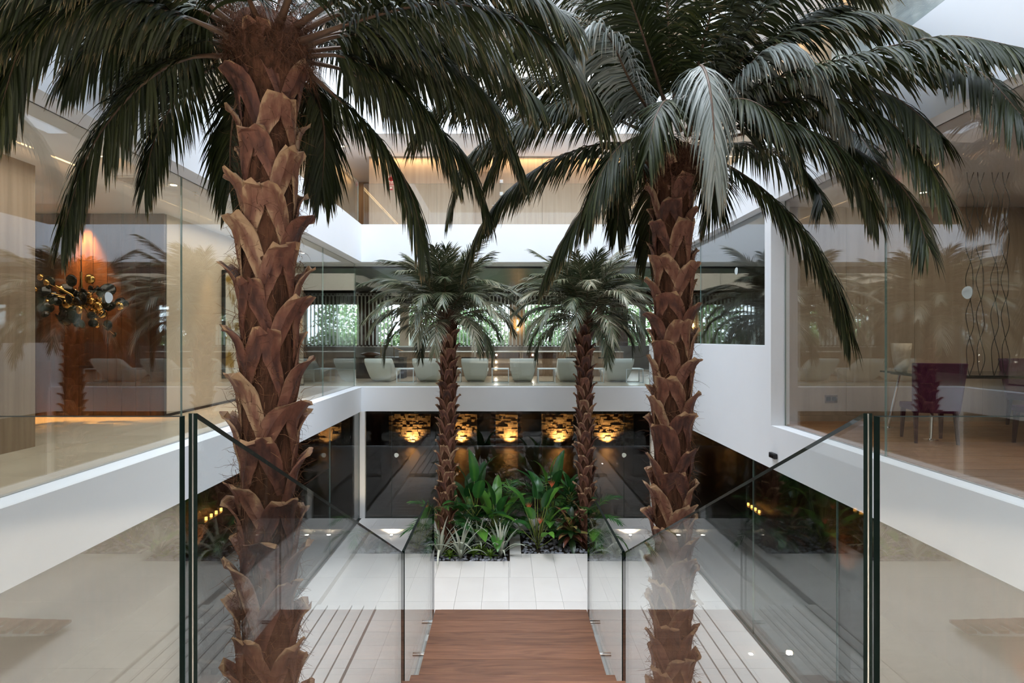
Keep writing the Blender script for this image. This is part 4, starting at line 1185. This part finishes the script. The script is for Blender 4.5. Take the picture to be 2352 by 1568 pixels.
for x, w in ((-3.12, 'small white side table right of the leftmost chaise longue'), (-1.66, 'small white side table just left of the third chaise longue'), (-0.15, 'small white side table between the third and fourth chaise longues'),
             (1.30, 'small white side table right of the fourth chaise longue'), (2.82, 'small white side table left of the last chaise longue'), (4.05, 'small white side table at the right end of the chaise row')):
    t = thing('side_table', w, 'side table', (x, 17.25, 0.015), group='small white side tables')
    obj('table_top', TT, t)
    for sx in (-1, 1):
        for sy in (-1, 1): obj('leg', TL, t, (sx * 0.258, sy * 0.258, 0))
        obj('foot_rail', TR1, t, (0, sx * 0.258, 0))
# reception counters
def counter(label, x0, x1, y, niche, lights=()):
    w = x1 - x0; cx = (x0 + x1) / 2
    t = thing('reception_counter', label, 'counter', (cx, y, 0.015), group='oak reception counters')
    MB().box(-w / 2, w / 2, 0.02, 0.6, 0, 0.88).obj('body', 'oak_panel', t)
    MB().box(-w / 2 - 0.01, w / 2 + 0.01, -0.02, 0.62, 0.88, 0.915).obj('worktop', 'white_plastic', t)
    if niche:
        MB().box(-w / 2 + 0.06, w / 2 - 0.06, 0.0, 0.019, 0.08, 0.42).obj('front_panel', 'oak_panel', t)
        MB().box(-w / 2 + 0.06, w / 2 - 0.06, 0.0, 0.019, 0.43, 0.64).obj('front_panel', 'oak_panel', t)
        MB().box(-w / 2 + 0.06, w / 2 - 0.06, 0.0, 0.019, 0.65, 0.86).obj('front_panel', 'dark_wood', t)
    else:
        MB().box(-w / 2 + 0.02, w / 2 - 0.02, -0.002, 0.019, 0.02, 0.86).obj('front_panel', 'oak_panel', t)
        MB().box(-0.28, 0.28, -0.02, -0.003, 0.66, 0.70).obj('grip_slot', 'black_matte', t)
    for (x, z) in lights:
        MB().lathe([(0.03, 0), (0.03, 0.02), (0.02, 0.021)], 12).obj('spot_lamp', 'lamp_white', t, (x - cx, -0.0, z), (math.radians(90), 0, 0))
counter('plain oak reception counter behind the two leftmost chaise longues', -3.9, -1.95, 20.0, False)
counter('oak reception counter with dark grip slot, behind the left slender palm', -1.94, -0.70, 20.0, False)
counter('oak counter niche lit by three little spots', -0.69, 0.60, 20.1, True, ((-0.32, 0.78), (-0.33, 0.52), (-0.34, 0.28)))
counter('oak counter niche lit by two little spots', 0.61, 1.95, 20.1, True, ((1.02, 0.78), (1.03, 0.52)))
counter('oak reception counter right of the lit niches', 1.96, 3.05, 20.0, False)
counter('plain oak reception counter at the right end', 3.06, 4.35, 20.0, False)
t = thing('back_counter', 'long grey-green counter under the garden windows', 'counter', (0.4, 23.3, 0.015))
MB().box(-3.6, 4.0, -0.3, 0.3, 0, 1.02).obj('body', 'concrete', t); MB().box(-3.62, 4.02, -0.32, 0.32, 1.02, 1.05).obj('worktop', 'concrete', t)
t = thing('console_table', 'long black console table with a dark bowl, beyond the leftmost chaise longue', 'table', (-4.35, 19.2, 0.015))
MB().box(-0.85, 0.85, -0.3, 0.3, 0.70, 0.74).obj('table_top', 'black_gloss', t); MB().box(-0.83, 0.83, -0.28, 0.28, 0.0, 0.70).obj('body', 'black_matte', t)
t = thing('dark_bowl', 'dark woven bowl on the black console table', 'bowl', (-4.75, 19.2, 0.755))
MB().lathe([(0.12, 0), (0.30, 0.05), (0.36, 0.10), (0.33, 0.12), (0.2, 0.16), (0.02, 0.17)], 20).obj('bowl', 'dark_wood', t, smooth=True)
t = thing('wall_sconce', 'glowing amber wall lamp on the timber post between the garden windows', 'wall lamp', (0.55, YF - 0.13, 1.75))
MB().lathe([(0.05, 0), (0.07, 0.1), (0.06, 0.4), (0.04, 0.5)], 12).obj('shade', 'sconce_glow', t); MB().box(-0.03, 0.03, 0.0, 0.079, 0.2, 0.3).obj('bracket', 'brass', t)
lamp('sconce_light', 'POINT', (0.55, YF - 0.3, 2.0), 3, WARM, 0.08)
# glass railing by the steps at the lounge's left end
t = thing('handrail', 'sloping steel handrail beside the dark doorway left of the counters', 'handrail', (-4.15, 20.6, 0.015))
MB().tube([(-0.55, 0, 0), (-0.55, 0, 1.25), (0.45, 0, 0.85), (0.45, 0, 0)], 0.018, 8).obj('rail', 'brass', t)
MB().tube([(-0.05, 0, 0), (-0.05, 0, 1.05)], 0.012, 8).obj('baluster', 'brass', t)

# ---------------------------------------------------------------- GARDEN
sbox('floor_garden', -40, 40, YF + 0.25, 60, -0.5, -0.02, 'grass')
def foliage(n, rx, ry, rz, zc, seed, s=0.16):
    rg = random.Random(seed); V = []; Fc = []; TN = []
    for k in range(n):
        while True:
            p = Vector((rg.uniform(-1, 1), rg.uniform(-1, 1), rg.uniform(-1, 1)))
            if 0.3 < p.length < 1: break
        c = Vector((p.x * rx, p.y * ry, zc + p.z * rz))
        a = Vector((rg.uniform(-1, 1), rg.uniform(-1, 1), rg.uniform(-1, 1))).normalized(); b = a.orthogonal().normalized()
        q = s * rg.uniform(0.6, 1.4); n0 = len(V); tn = rg.random()
        V += [c, c + a * q * 0.5 + b * q * 0.3, c + a * q, c + a * q * 0.5 - b * q * 0.3]; TN += [(tn, 0)] * 4
        Fc.append((n0, n0 + 1, n0 + 2, n0 + 3))
    return mesh('foliage', V, Fc, 'garden_leaf', None, False, TN)
hs = [foliage(2600, 1.6, 0.6, 0.95, 0.95, s, 0.20) for s in (1, 2)]
HL = ('leftmost clipped hedge section in the garden', 'hedge section behind the louvre window at the left', 'hedge section behind the left slender palm crown', 'hedge section behind the third chaise longue window',
      'hedge section between the palms', 'hedge section behind the right slender palm', 'hedge section seen through the right garden door', 'rightmost clipped hedge section in the garden')
for k in range(8):
    t = thing('hedge', HL[k], 'hedge', (-11.5 + k * 3.1, 31.0, -0.02), group='garden hedge')
    obj('foliage', hs[k % 2], t)
tc = [foliage(1500, 1.9, 1.7, 1.5, 2.6, s, 0.24) for s in (5, 6)]
TRL = ('tree at the far left of the garden', 'tree behind the left louvre window', 'tree above the white garden gate', 'tree behind the middle louvre window', 'tree beyond the timber post', 'tree behind the right slender palm', 'tree at the far right of the garden')
for k, (x, y, s) in enumerate(((-13, 37, 1.2), (-9.0, 35, .95), (-5.2, 38, 1.15), (-1.8, 36, .95), (2.4, 38, 1.05), (6.0, 35, .9), (10.5, 37, 1.2))):
    t = thing('garden_tree', TRL[k], 'tree', (x, y, -0.02), group='garden trees')
    t.scale = (s, s, s)
    obj('foliage', tc[k % 2], t)
    MB().tube([(0, 0, 0), (0.05, 0, 1.0), (0, 0.05, 2.4)], [0.14, 0.10, 0.05], 8).obj('trunk', 'bark', t)
t = thing('garden_gate', 'white wall with a closed white gate outside the window', 'gate', (-4.4, 28.0, 0.0))
MB().box(-0.75, 0.95, 0, 0.25, 0, 2.0).obj('wall_block', 'white_paint', t)
dd = MB().box(-0.35, 0.55, -0.03, -0.002, 0.02, 1.75).obj('gate_leaf', 'white_plastic', t)
MB().tube([(-0.26, -0.03, 0.9), (-0.26, -0.08, 0.9), (-0.14, -0.08, 0.9)], 0.012).obj('handle', 'black_matte', dd)
ss = thing('stone_wall', 'low dry-stone wall outside the right garden door', 'wall', (5.6, 29.4, -0.02))
rg = random.Random(8); z = 0
while z < 0.85:
    h = rg.uniform(0.13, 0.2); x = -2.0
    while x < 2.0:
        w = rg.uniform(0.2, 0.42); MB().box(0, w - 0.015, 0, 0.3 + rg.uniform(0, 0.04), 0, h - 0.012).obj('stone', 'concrete', ss, (x, -0.02, z)); x += w
    z += h

# ---------------------------------------------------------------- LOBBY ON THE LEFT
t = thing('disc_sculpture', 'cluster of black and brass discs hanging before the dark timber wall', 'sculpture', (-7.05, 9.05, 1.55))
MB().tube([(0, 0, 0.9), (0, 0, 2.03)], 0.008, 6).obj('cable', 'black_matte', t)
MB().tube([(0, 0, 0.1), (0, 0, 0.95)], 0.02, 8).obj('stem', 'brass', t)
dk = MB().lathe([(0.001, -0.016), (0.07, -0.012), (0.085, 0.0), (0.07, 0.010), (0.001, 0.012)], 20).make('disc', 'black_gloss', True)
db = MB().lathe([(0.001, -0.030), (0.045, -0.022), (0.062, 0.0), (0.045, 0.022), (0.001, 0.030)], 18).make('disc', 'brass', True)
rg = random.Random(21)
for k in range(76):
    x = rg.gauss(0.02, 0.34); z = 0.42 + rg.gauss(0, 0.19) - 0.18 * x; y = rg.uniform(-0.28, 0.2)
    x = max(-0.95, min(1.0, x))
    s = rg.uniform(0.6, 1.45)
    o = obj('disc', dk if rg.random() < 0.72 else db, t, (x, y, z), (math.radians(90) + rg.uniform(-.6, .6), rg.uniform(-.6, .6), rg.uniform(-.5, .5)), scale=(s, s, s))
    if k % 2 == 0:
        MB().tube([(x, y, z), (x * 0.3, y * 0.3, 0.45 + (z - 0.45) * 0.4), (0, 0, 0.45)], 0.006, 5).obj('rod', 'brass', t)
lamp('wall_wash', 'SPOT', (-7.35, 9.42, 3.5), 650, (1.0, 0.45, 0.12), 0.05, rot=(math.radians(5), 0, 0), spot=60, blend=0.8)
t = thing('painting', 'tall black-framed abstract painting in white and ochre on the lobby wall', 'painting', (-5.98, 12.35, 0.55))
MB().box(-0.005, 0.03, -0.80, 0.80, 0.03, 2.27).obj('canvas', 'painting_canvas', t)
fm = MB().box(-0.01, 0.05, -0.84, -0.80, 0, 2.30).box(-0.01, 0.05, 0.80, 0.84, 0, 2.30).box(-0.01, 0.05, -0.80, 0.80, 0, 0.035).box(-0.01, 0.05, -0.80, 0.80, 2.265, 2.30)
fm.obj('frame', 'black_matte', t)
lamp('picture_light', 'SPOT', (-5.75, 11.0, 3.5), 110, WARM, 0.04, rot=(0, math.radians(-16), 0), spot=70, blend=0.9)

# ---------------------------------------------------------------- DINING ROOM ON THE RIGHT
t = thing('dining_table', 'dark glass dining table with slanting chrome legs', 'table', (7.05, 7.75, 0.015))
t.rotation_euler = (0, 0, math.radians(-8))
MB().box(-1.3, 1.5, -0.55, 0.55, 0.86, 0.885).obj('table_top', 'black_gloss', t)
MB().box(-1.2, 1.4, -0.45, 0.45, 0.835, 0.855).obj('under_frame', 'dark_wood', t)
for (x, y, ox, oy) in ((-1.1, 0.4, -0.1, 0.12), (-1.1, -0.4, -0.1, -0.12), (1.25, 0.4, 0.1, 0.12), (1.25, -0.4, 0.1, -0.12)):
    l = MB().tube([(x + ox, y + oy, 0.02), (x, y, 0.84)], 0.022, 10).obj('leg', 'chrome', t)
    MB().lathe([(0.085, 0.0), (0.085, 0.008), (0.03, 0.022)], 20).obj('foot_disc', 'chrome', l, (x + ox, y + oy, 0.0))
def dining_chair(label, loc, rz):
    t = thing('dining_chair', label, 'chair', loc, rz, group='dining chairs')
    MB().prism([(-0.25, 0.42), (0.25, 0.42), (0.25, 0.50), (-0.25, 0.52)], 0, -0.26, 0.26).obj('seat', 'aubergine', t, bevel=0.015)
    # high back that leans away and widens upward
    V = [(-0.26, -0.25, 0.40), (0.26, -0.25, 0.40), (0.26, -0.19, 0.40), (-0.26, -0.19, 0.40), (-0.30, -0.36, 1.06), (0.30, -0.36, 1.06), (0.30, -0.31, 1.06), (-0.30, -0.31, 1.06)]
    MB().add(V, BF).obj('backrest', 'aubergine', t, bevel=0.012)
    for sx in (-1, 1):
        for sy in (-1, 1):
            MB().add([(sx * 0.22 - .025, sy * 0.21 - .025, 0.42), (sx * 0.22 + .025, sy * 0.21 - .025, 0.42), (sx * 0.22 + .025, sy * 0.21 + .025, 0.42), (sx * 0.22 - .025, sy * 0.21 + .025, 0.42),
                      (sx * 0.23 - .015, sy * 0.25 - .015, 0), (sx * 0.23 + .015, sy * 0.25 - .015, 0), (sx * 0.23 + .015, sy * 0.25 + .015, 0), (sx * 0.23 - .015, sy * 0.25 + .015, 0)], BF).obj('leg', 'aubergine_lacquer', t)
dining_chair('aubergine dining chair with its back to the courtyard, near the room corner', (5.72, 7.35, 0.015), math.radians(-18))
dining_chair('aubergine dining chair side-on beneath the table edge, nearest the camera', (6.95, 6.95, 0.015), math.radians(-8))
dining_chair('dark dining chair on the far side of the table', (8.25, 8.45, 0.015), math.radians(172))
t = thing('vase', 'tall tapering cream ceramic vase on the dining table', 'vase', (5.93, 8.15, 0.905))
MB().lathe([(0.075, 0), (0.10, 0.12), (0.125, 0.30), (0.135, 0.42), (0.125, 0.42), (0.09, 0.12), (0.02, 0.05)], 24).obj('body', 'ceramic_cream', t, smooth=True)
for cx_, lab in ((6.22, 'wavy wire chain hanging from the dining room ceiling, nearer the corner'), (6.55, 'wavy wire chain hanging from the dining room ceiling, beside a similar one')):
    t = thing('wire_chain', lab, 'hanging decoration', (cx_, 7.2, 0.9), group='hanging wire chains')
    for ph in (0, math.pi):
        for off in (-0.07, 0.07):
            MB().tube([(off + 0.05 * math.sin(k * 0.42 + ph), 0.01 * math.cos(k), k * 0.0673) for k in range(41)], 0.004, 5).obj('strand', 'black_matte', t)
t = thing('power_socket', 'double grey power socket low on the dining room wall', 'socket', (5.46, 9.12, 0.32))
MB().box(-0.105, 0.105, -0.012, 0, 0, 0.13).obj('plate', 'steel', t); MB().box(-0.085, -0.01, -0.016, -0.012, 0.03, 0.10).obj('socket_insert', 'black_matte', t); MB().box(0.01, 0.085, -0.016, -0.012, 0.03, 0.10).obj('socket_insert', 'black_matte', t)

# ---------------------------------------------------------------- SMALL FITTINGS
def glass_dot(label, axis, at, u, z, r):
    t = thing('glass_marker', label, 'sticker', (at, u, z) if axis == 'x' else (u, at, z), group='round markers on the glass')
    m = MB()
    rr = [1 + 0.05 * math.sin(3 * k / 28 * 6.283 + 1) for k in range(28)]
    for ra, rb in ((0.0, 0.24), (0.32, 0.58), (0.66, 1.0)):
        for k in range(28):
            a, b = 2 * math.pi * k / 28, 2 * math.pi * (k + 1) / 28
            q = [(math.cos(a) * ra * rr[k], math.sin(a) * ra * rr[k]), (math.cos(a) * rb * rr[k], math.sin(a) * rb * rr[k]), (math.cos(b) * rb * rr[(k + 1) % 28], math.sin(b) * rb * rr[(k + 1) % 28]), (math.cos(b) * ra * rr[(k + 1) % 28], math.sin(b) * ra * rr[(k + 1) % 28])]
            m.add([((0, p[0] * r, p[1] * r) if axis == 'x' else (p[0] * r, 0, p[1] * r)) for p in q], [(0, 1, 2, 3)])
    for k in range(28):
        a, b = 2 * math.pi * k / 28, 2 * math.pi * (k + 1) / 28
        q = [(0, 0), (math.cos(a) * r * rr[k] * .99, math.sin(a) * r * rr[k] * .99), (math.cos(b) * r * rr[(k + 1) % 28] * .99, math.sin(b) * r * rr[(k + 1) % 28] * .99)]
        s = 0.0012
        m.add([((s, p[0], p[1]) if axis == 'x' else (p[0], s, p[1])) for p in q], [(0, 1, 2)], 1)
    m.obj('sticker_face', ['sticker', 'white_metal'], t)
glass_dot('round white marker on the left glass, in front of the disc sculpture', 'x', GXL + 0.014, 6.05, 1.85, 0.062)
glass_dot('round white marker on the large right glass, by the wire chains', 'x', GXR - 0.016, 5.28, 1.84, 0.062)
glass_dot('small round white marker on the far right-hand window', 'x', XR + 0.186, 10.5, 2.70, 0.07)
glass_dot('round marker on the dark far glass near its left end', 'y', YB + 0.046, -3.13, -1.96, 0.065)
glass_dot('round marker on the dark far glass right of the left slender palm', 'y', YB + 0.046, -0.92, -1.96, 0.055)
glass_dot('round marker on the dark far glass near its right end', 'y', YB + 0.046, 3.43, -1.96, 0.065)

def downlight(label, x, y, z, mat='lamp_warm', r=0.045):
    t = thing('downlight', label, 'downlight', (x, y, z), group='ceiling downlights')
    MB().lathe([(r * 1.35, 0), (r * 1.35, -0.006), (r, -0.008), (r, 0)], 18).obj('ring', 'white_plastic', t)
    MB().lathe([(r * 0.98, -0.001), (r * 0.9, -0.004), (0.001, -0.004)], 16).obj('lens', mat, t)
for i, (x, y) in enumerate(((-4.75, 7.8), (-5.3, 11.0), (-5.2, 14.0))):
    downlight('lit downlight in the lobby ceiling, %s' % ('nearest', 'middle of three', 'farthest')[i], x, y, S2A - 0.001)
for i, (x, y) in enumerate(((5.05, 7.5), (6.3, 8.2), (6.2, 6.0))):
    downlight('lit downlight in the dining room ceiling, %s' % ('next to the pier', 'above the table', 'nearest the camera')[i], x, y, S2A - 0.001)
for i, (x, y) in enumerate(((-2.74, 16.2), (0.1, 16.2), (2.9, 16.2))):
    downlight('lit downlight in the far gallery ceiling, %s' % ('left of three', 'middle of three', 'right of three')[i], x, y, S3A - 0.001)
t = thing('smoke_detector', 'white smoke detector on the lobby ceiling', 'smoke detector', (-5.2, 10.0, S2A))
MB().lathe([(0.06, 0), (0.06, -0.03), (0.04, -0.05), (0.001, -0.05)], 20).obj('housing', 'white_plastic', t)
t = thing('smoke_detector', 'white smoke detector on the far left gallery ceiling', 'smoke detector', (-5.0, 17.2, S3A))
MB().lathe([(0.06, 0), (0.06, -0.03), (0.04, -0.05), (0.001, -0.05)], 20).obj('housing', 'white_plastic', t)
t = thing('emergency_light', 'white emergency light on the far left gallery ceiling', 'emergency light', (-4.95, 16.6, S3A))
MB().box(-0.22, 0.22, -0.06, 0.06, -0.03, 0).obj('housing', 'white_plastic', t); MB().box(-0.04, 0.04, -0.03, 0.03, -0.038, -0.031).obj('lens', 'lamp_warm', t)
t = thing('sprinkler', 'small ceiling sprinkler in the lobby', 'sprinkler', (-4.67, 8.2, S2A))
MB().lathe([(0.03, 0), (0.03, -0.005), (0.008, -0.008), (0.008, -0.04), (0.02, -0.042), (0.001, -0.046)], 12).obj('head', 'chrome', t)
t = thing('air_vent', 'flat square air vent in the lobby ceiling', 'vent', (-5.1, 7.6, S2A))
MB().box(-0.25, 0.25, -0.25, 0.25, -0.02, 0).obj('frame', 'white_plastic', t)
for k in range(6): MB().box(-0.2, 0.2, -0.012, 0.012, -0.026, -0.021).obj('slat', 'steel', t, (0, -0.18 + k * 0.07, 0))
t = thing('sensor_box', 'small black sensor box on the right white fascia', 'sensor', (XR, 8.62, -0.50))
MB().box(-0.06, 0, -0.09, 0.09, 0, 0.085).obj('housing', 'black_matte', t, bevel=0.012); MB().box(-0.064, -0.061, -0.06, 0.06, 0.02, 0.05).obj('lens', 'black_gloss', t)

# fire call point and its sign on the far gallery wall
def text_mesh(body, size):
    cu = bpy.data.curves.new('lettering', 'FONT'); cu.body = body; cu.size = size; cu.align_x = 'CENTER'; cu.align_y = 'CENTER'; cu.extrude = 0.0008
    o = bpy.data.objects.new('lettering', cu); col.objects.link(o)
    me = bpy.data.meshes.new_from_object(o.evaluated_get(bpy.context.evaluated_depsgraph_get()))
    bpy.data.objects.remove(o); me.materials.clear(); me.materials.append(MATS['sign_white'])
    return me
t = thing('fire_sign', 'red and white fire alarm sign on the far gallery wall', 'sign', (-3.68, 17.60, 6.33))
MB().box(-0.13, 0.13, -0.006, 0, 0, 0.36).obj('plate', 'sign_white', t)
fm = MB().box(-0.12, 0.12, -0.008, -0.0065, 0.105, 0.122).box(-0.12, 0.12, -0.008, -0.0065, 0.335, 0.35).box(-0.12, -0.105, -0.008, -0.0065, 0.122, 0.335).box(0.105, 0.12, -0.008, -0.0065, 0.122, 0.335)
fm.obj('border', 'red_sign', t)
MB().lathe([(0.080, 0), (0.080, 0.002), (0.034, 0.002), (0.034, 0)], 32).obj('alarm_ring', 'red_sign', t, (0, -0.0065, 0.228), (math.radians(90), 0, 0))
MB().box(-0.12, 0.12, -0.008, -0.0065, 0.008, 0.090).obj('caption_bar', 'red_sign', t)
obj('lettering', text_mesh('PULSADOR', 0.042), t, (0, -0.0095, 0.067), (math.radians(90), 0, 0))
obj('lettering', text_mesh('DE ALARMA', 0.038), t, (0, -0.0095, 0.027), (math.radians(90), 0, 0))
t = thing('call_point', 'small red fire alarm button under the sign', 'alarm button', (-3.68, 17.60, 6.20))
MB().box(-0.05, 0.05, -0.05, 0, 0, 0.10).obj('housing', 'red_sign', t, bevel=0.008); MB().box(-0.036, 0.036, -0.053, -0.0505, 0.03, 0.085).obj('button_plate', 'sign_white', t)
for z, lab in ((6.42, 'upper white wall controller on the far gallery wall'), (6.02, 'lower white wall controller on the far gallery wall')):
    t = thing('wall_controller', lab, 'wall controller', (-0.12, 17.60, z), group='white wall controllers')
    MB().box(-0.06, 0.06, -0.03, 0, 0, 0.12).obj('housing', 'white_plastic', t, bevel=0.006); MB().box(-0.03, 0.03, -0.033, -0.0305, 0.05, 0.09).obj('display', 'steel', t)
# large blue-grey picture on the upper right gallery wall
t = thing('wall_mural', 'large blue-grey abstract picture on the right gallery wall, partly out of the picture', 'picture', (5.79, 8.3, 5.25))
MB().box(-0.03, 0, -1.5, 1.3, 0, 1.7).obj('canvas', 'mural_canvas', t)
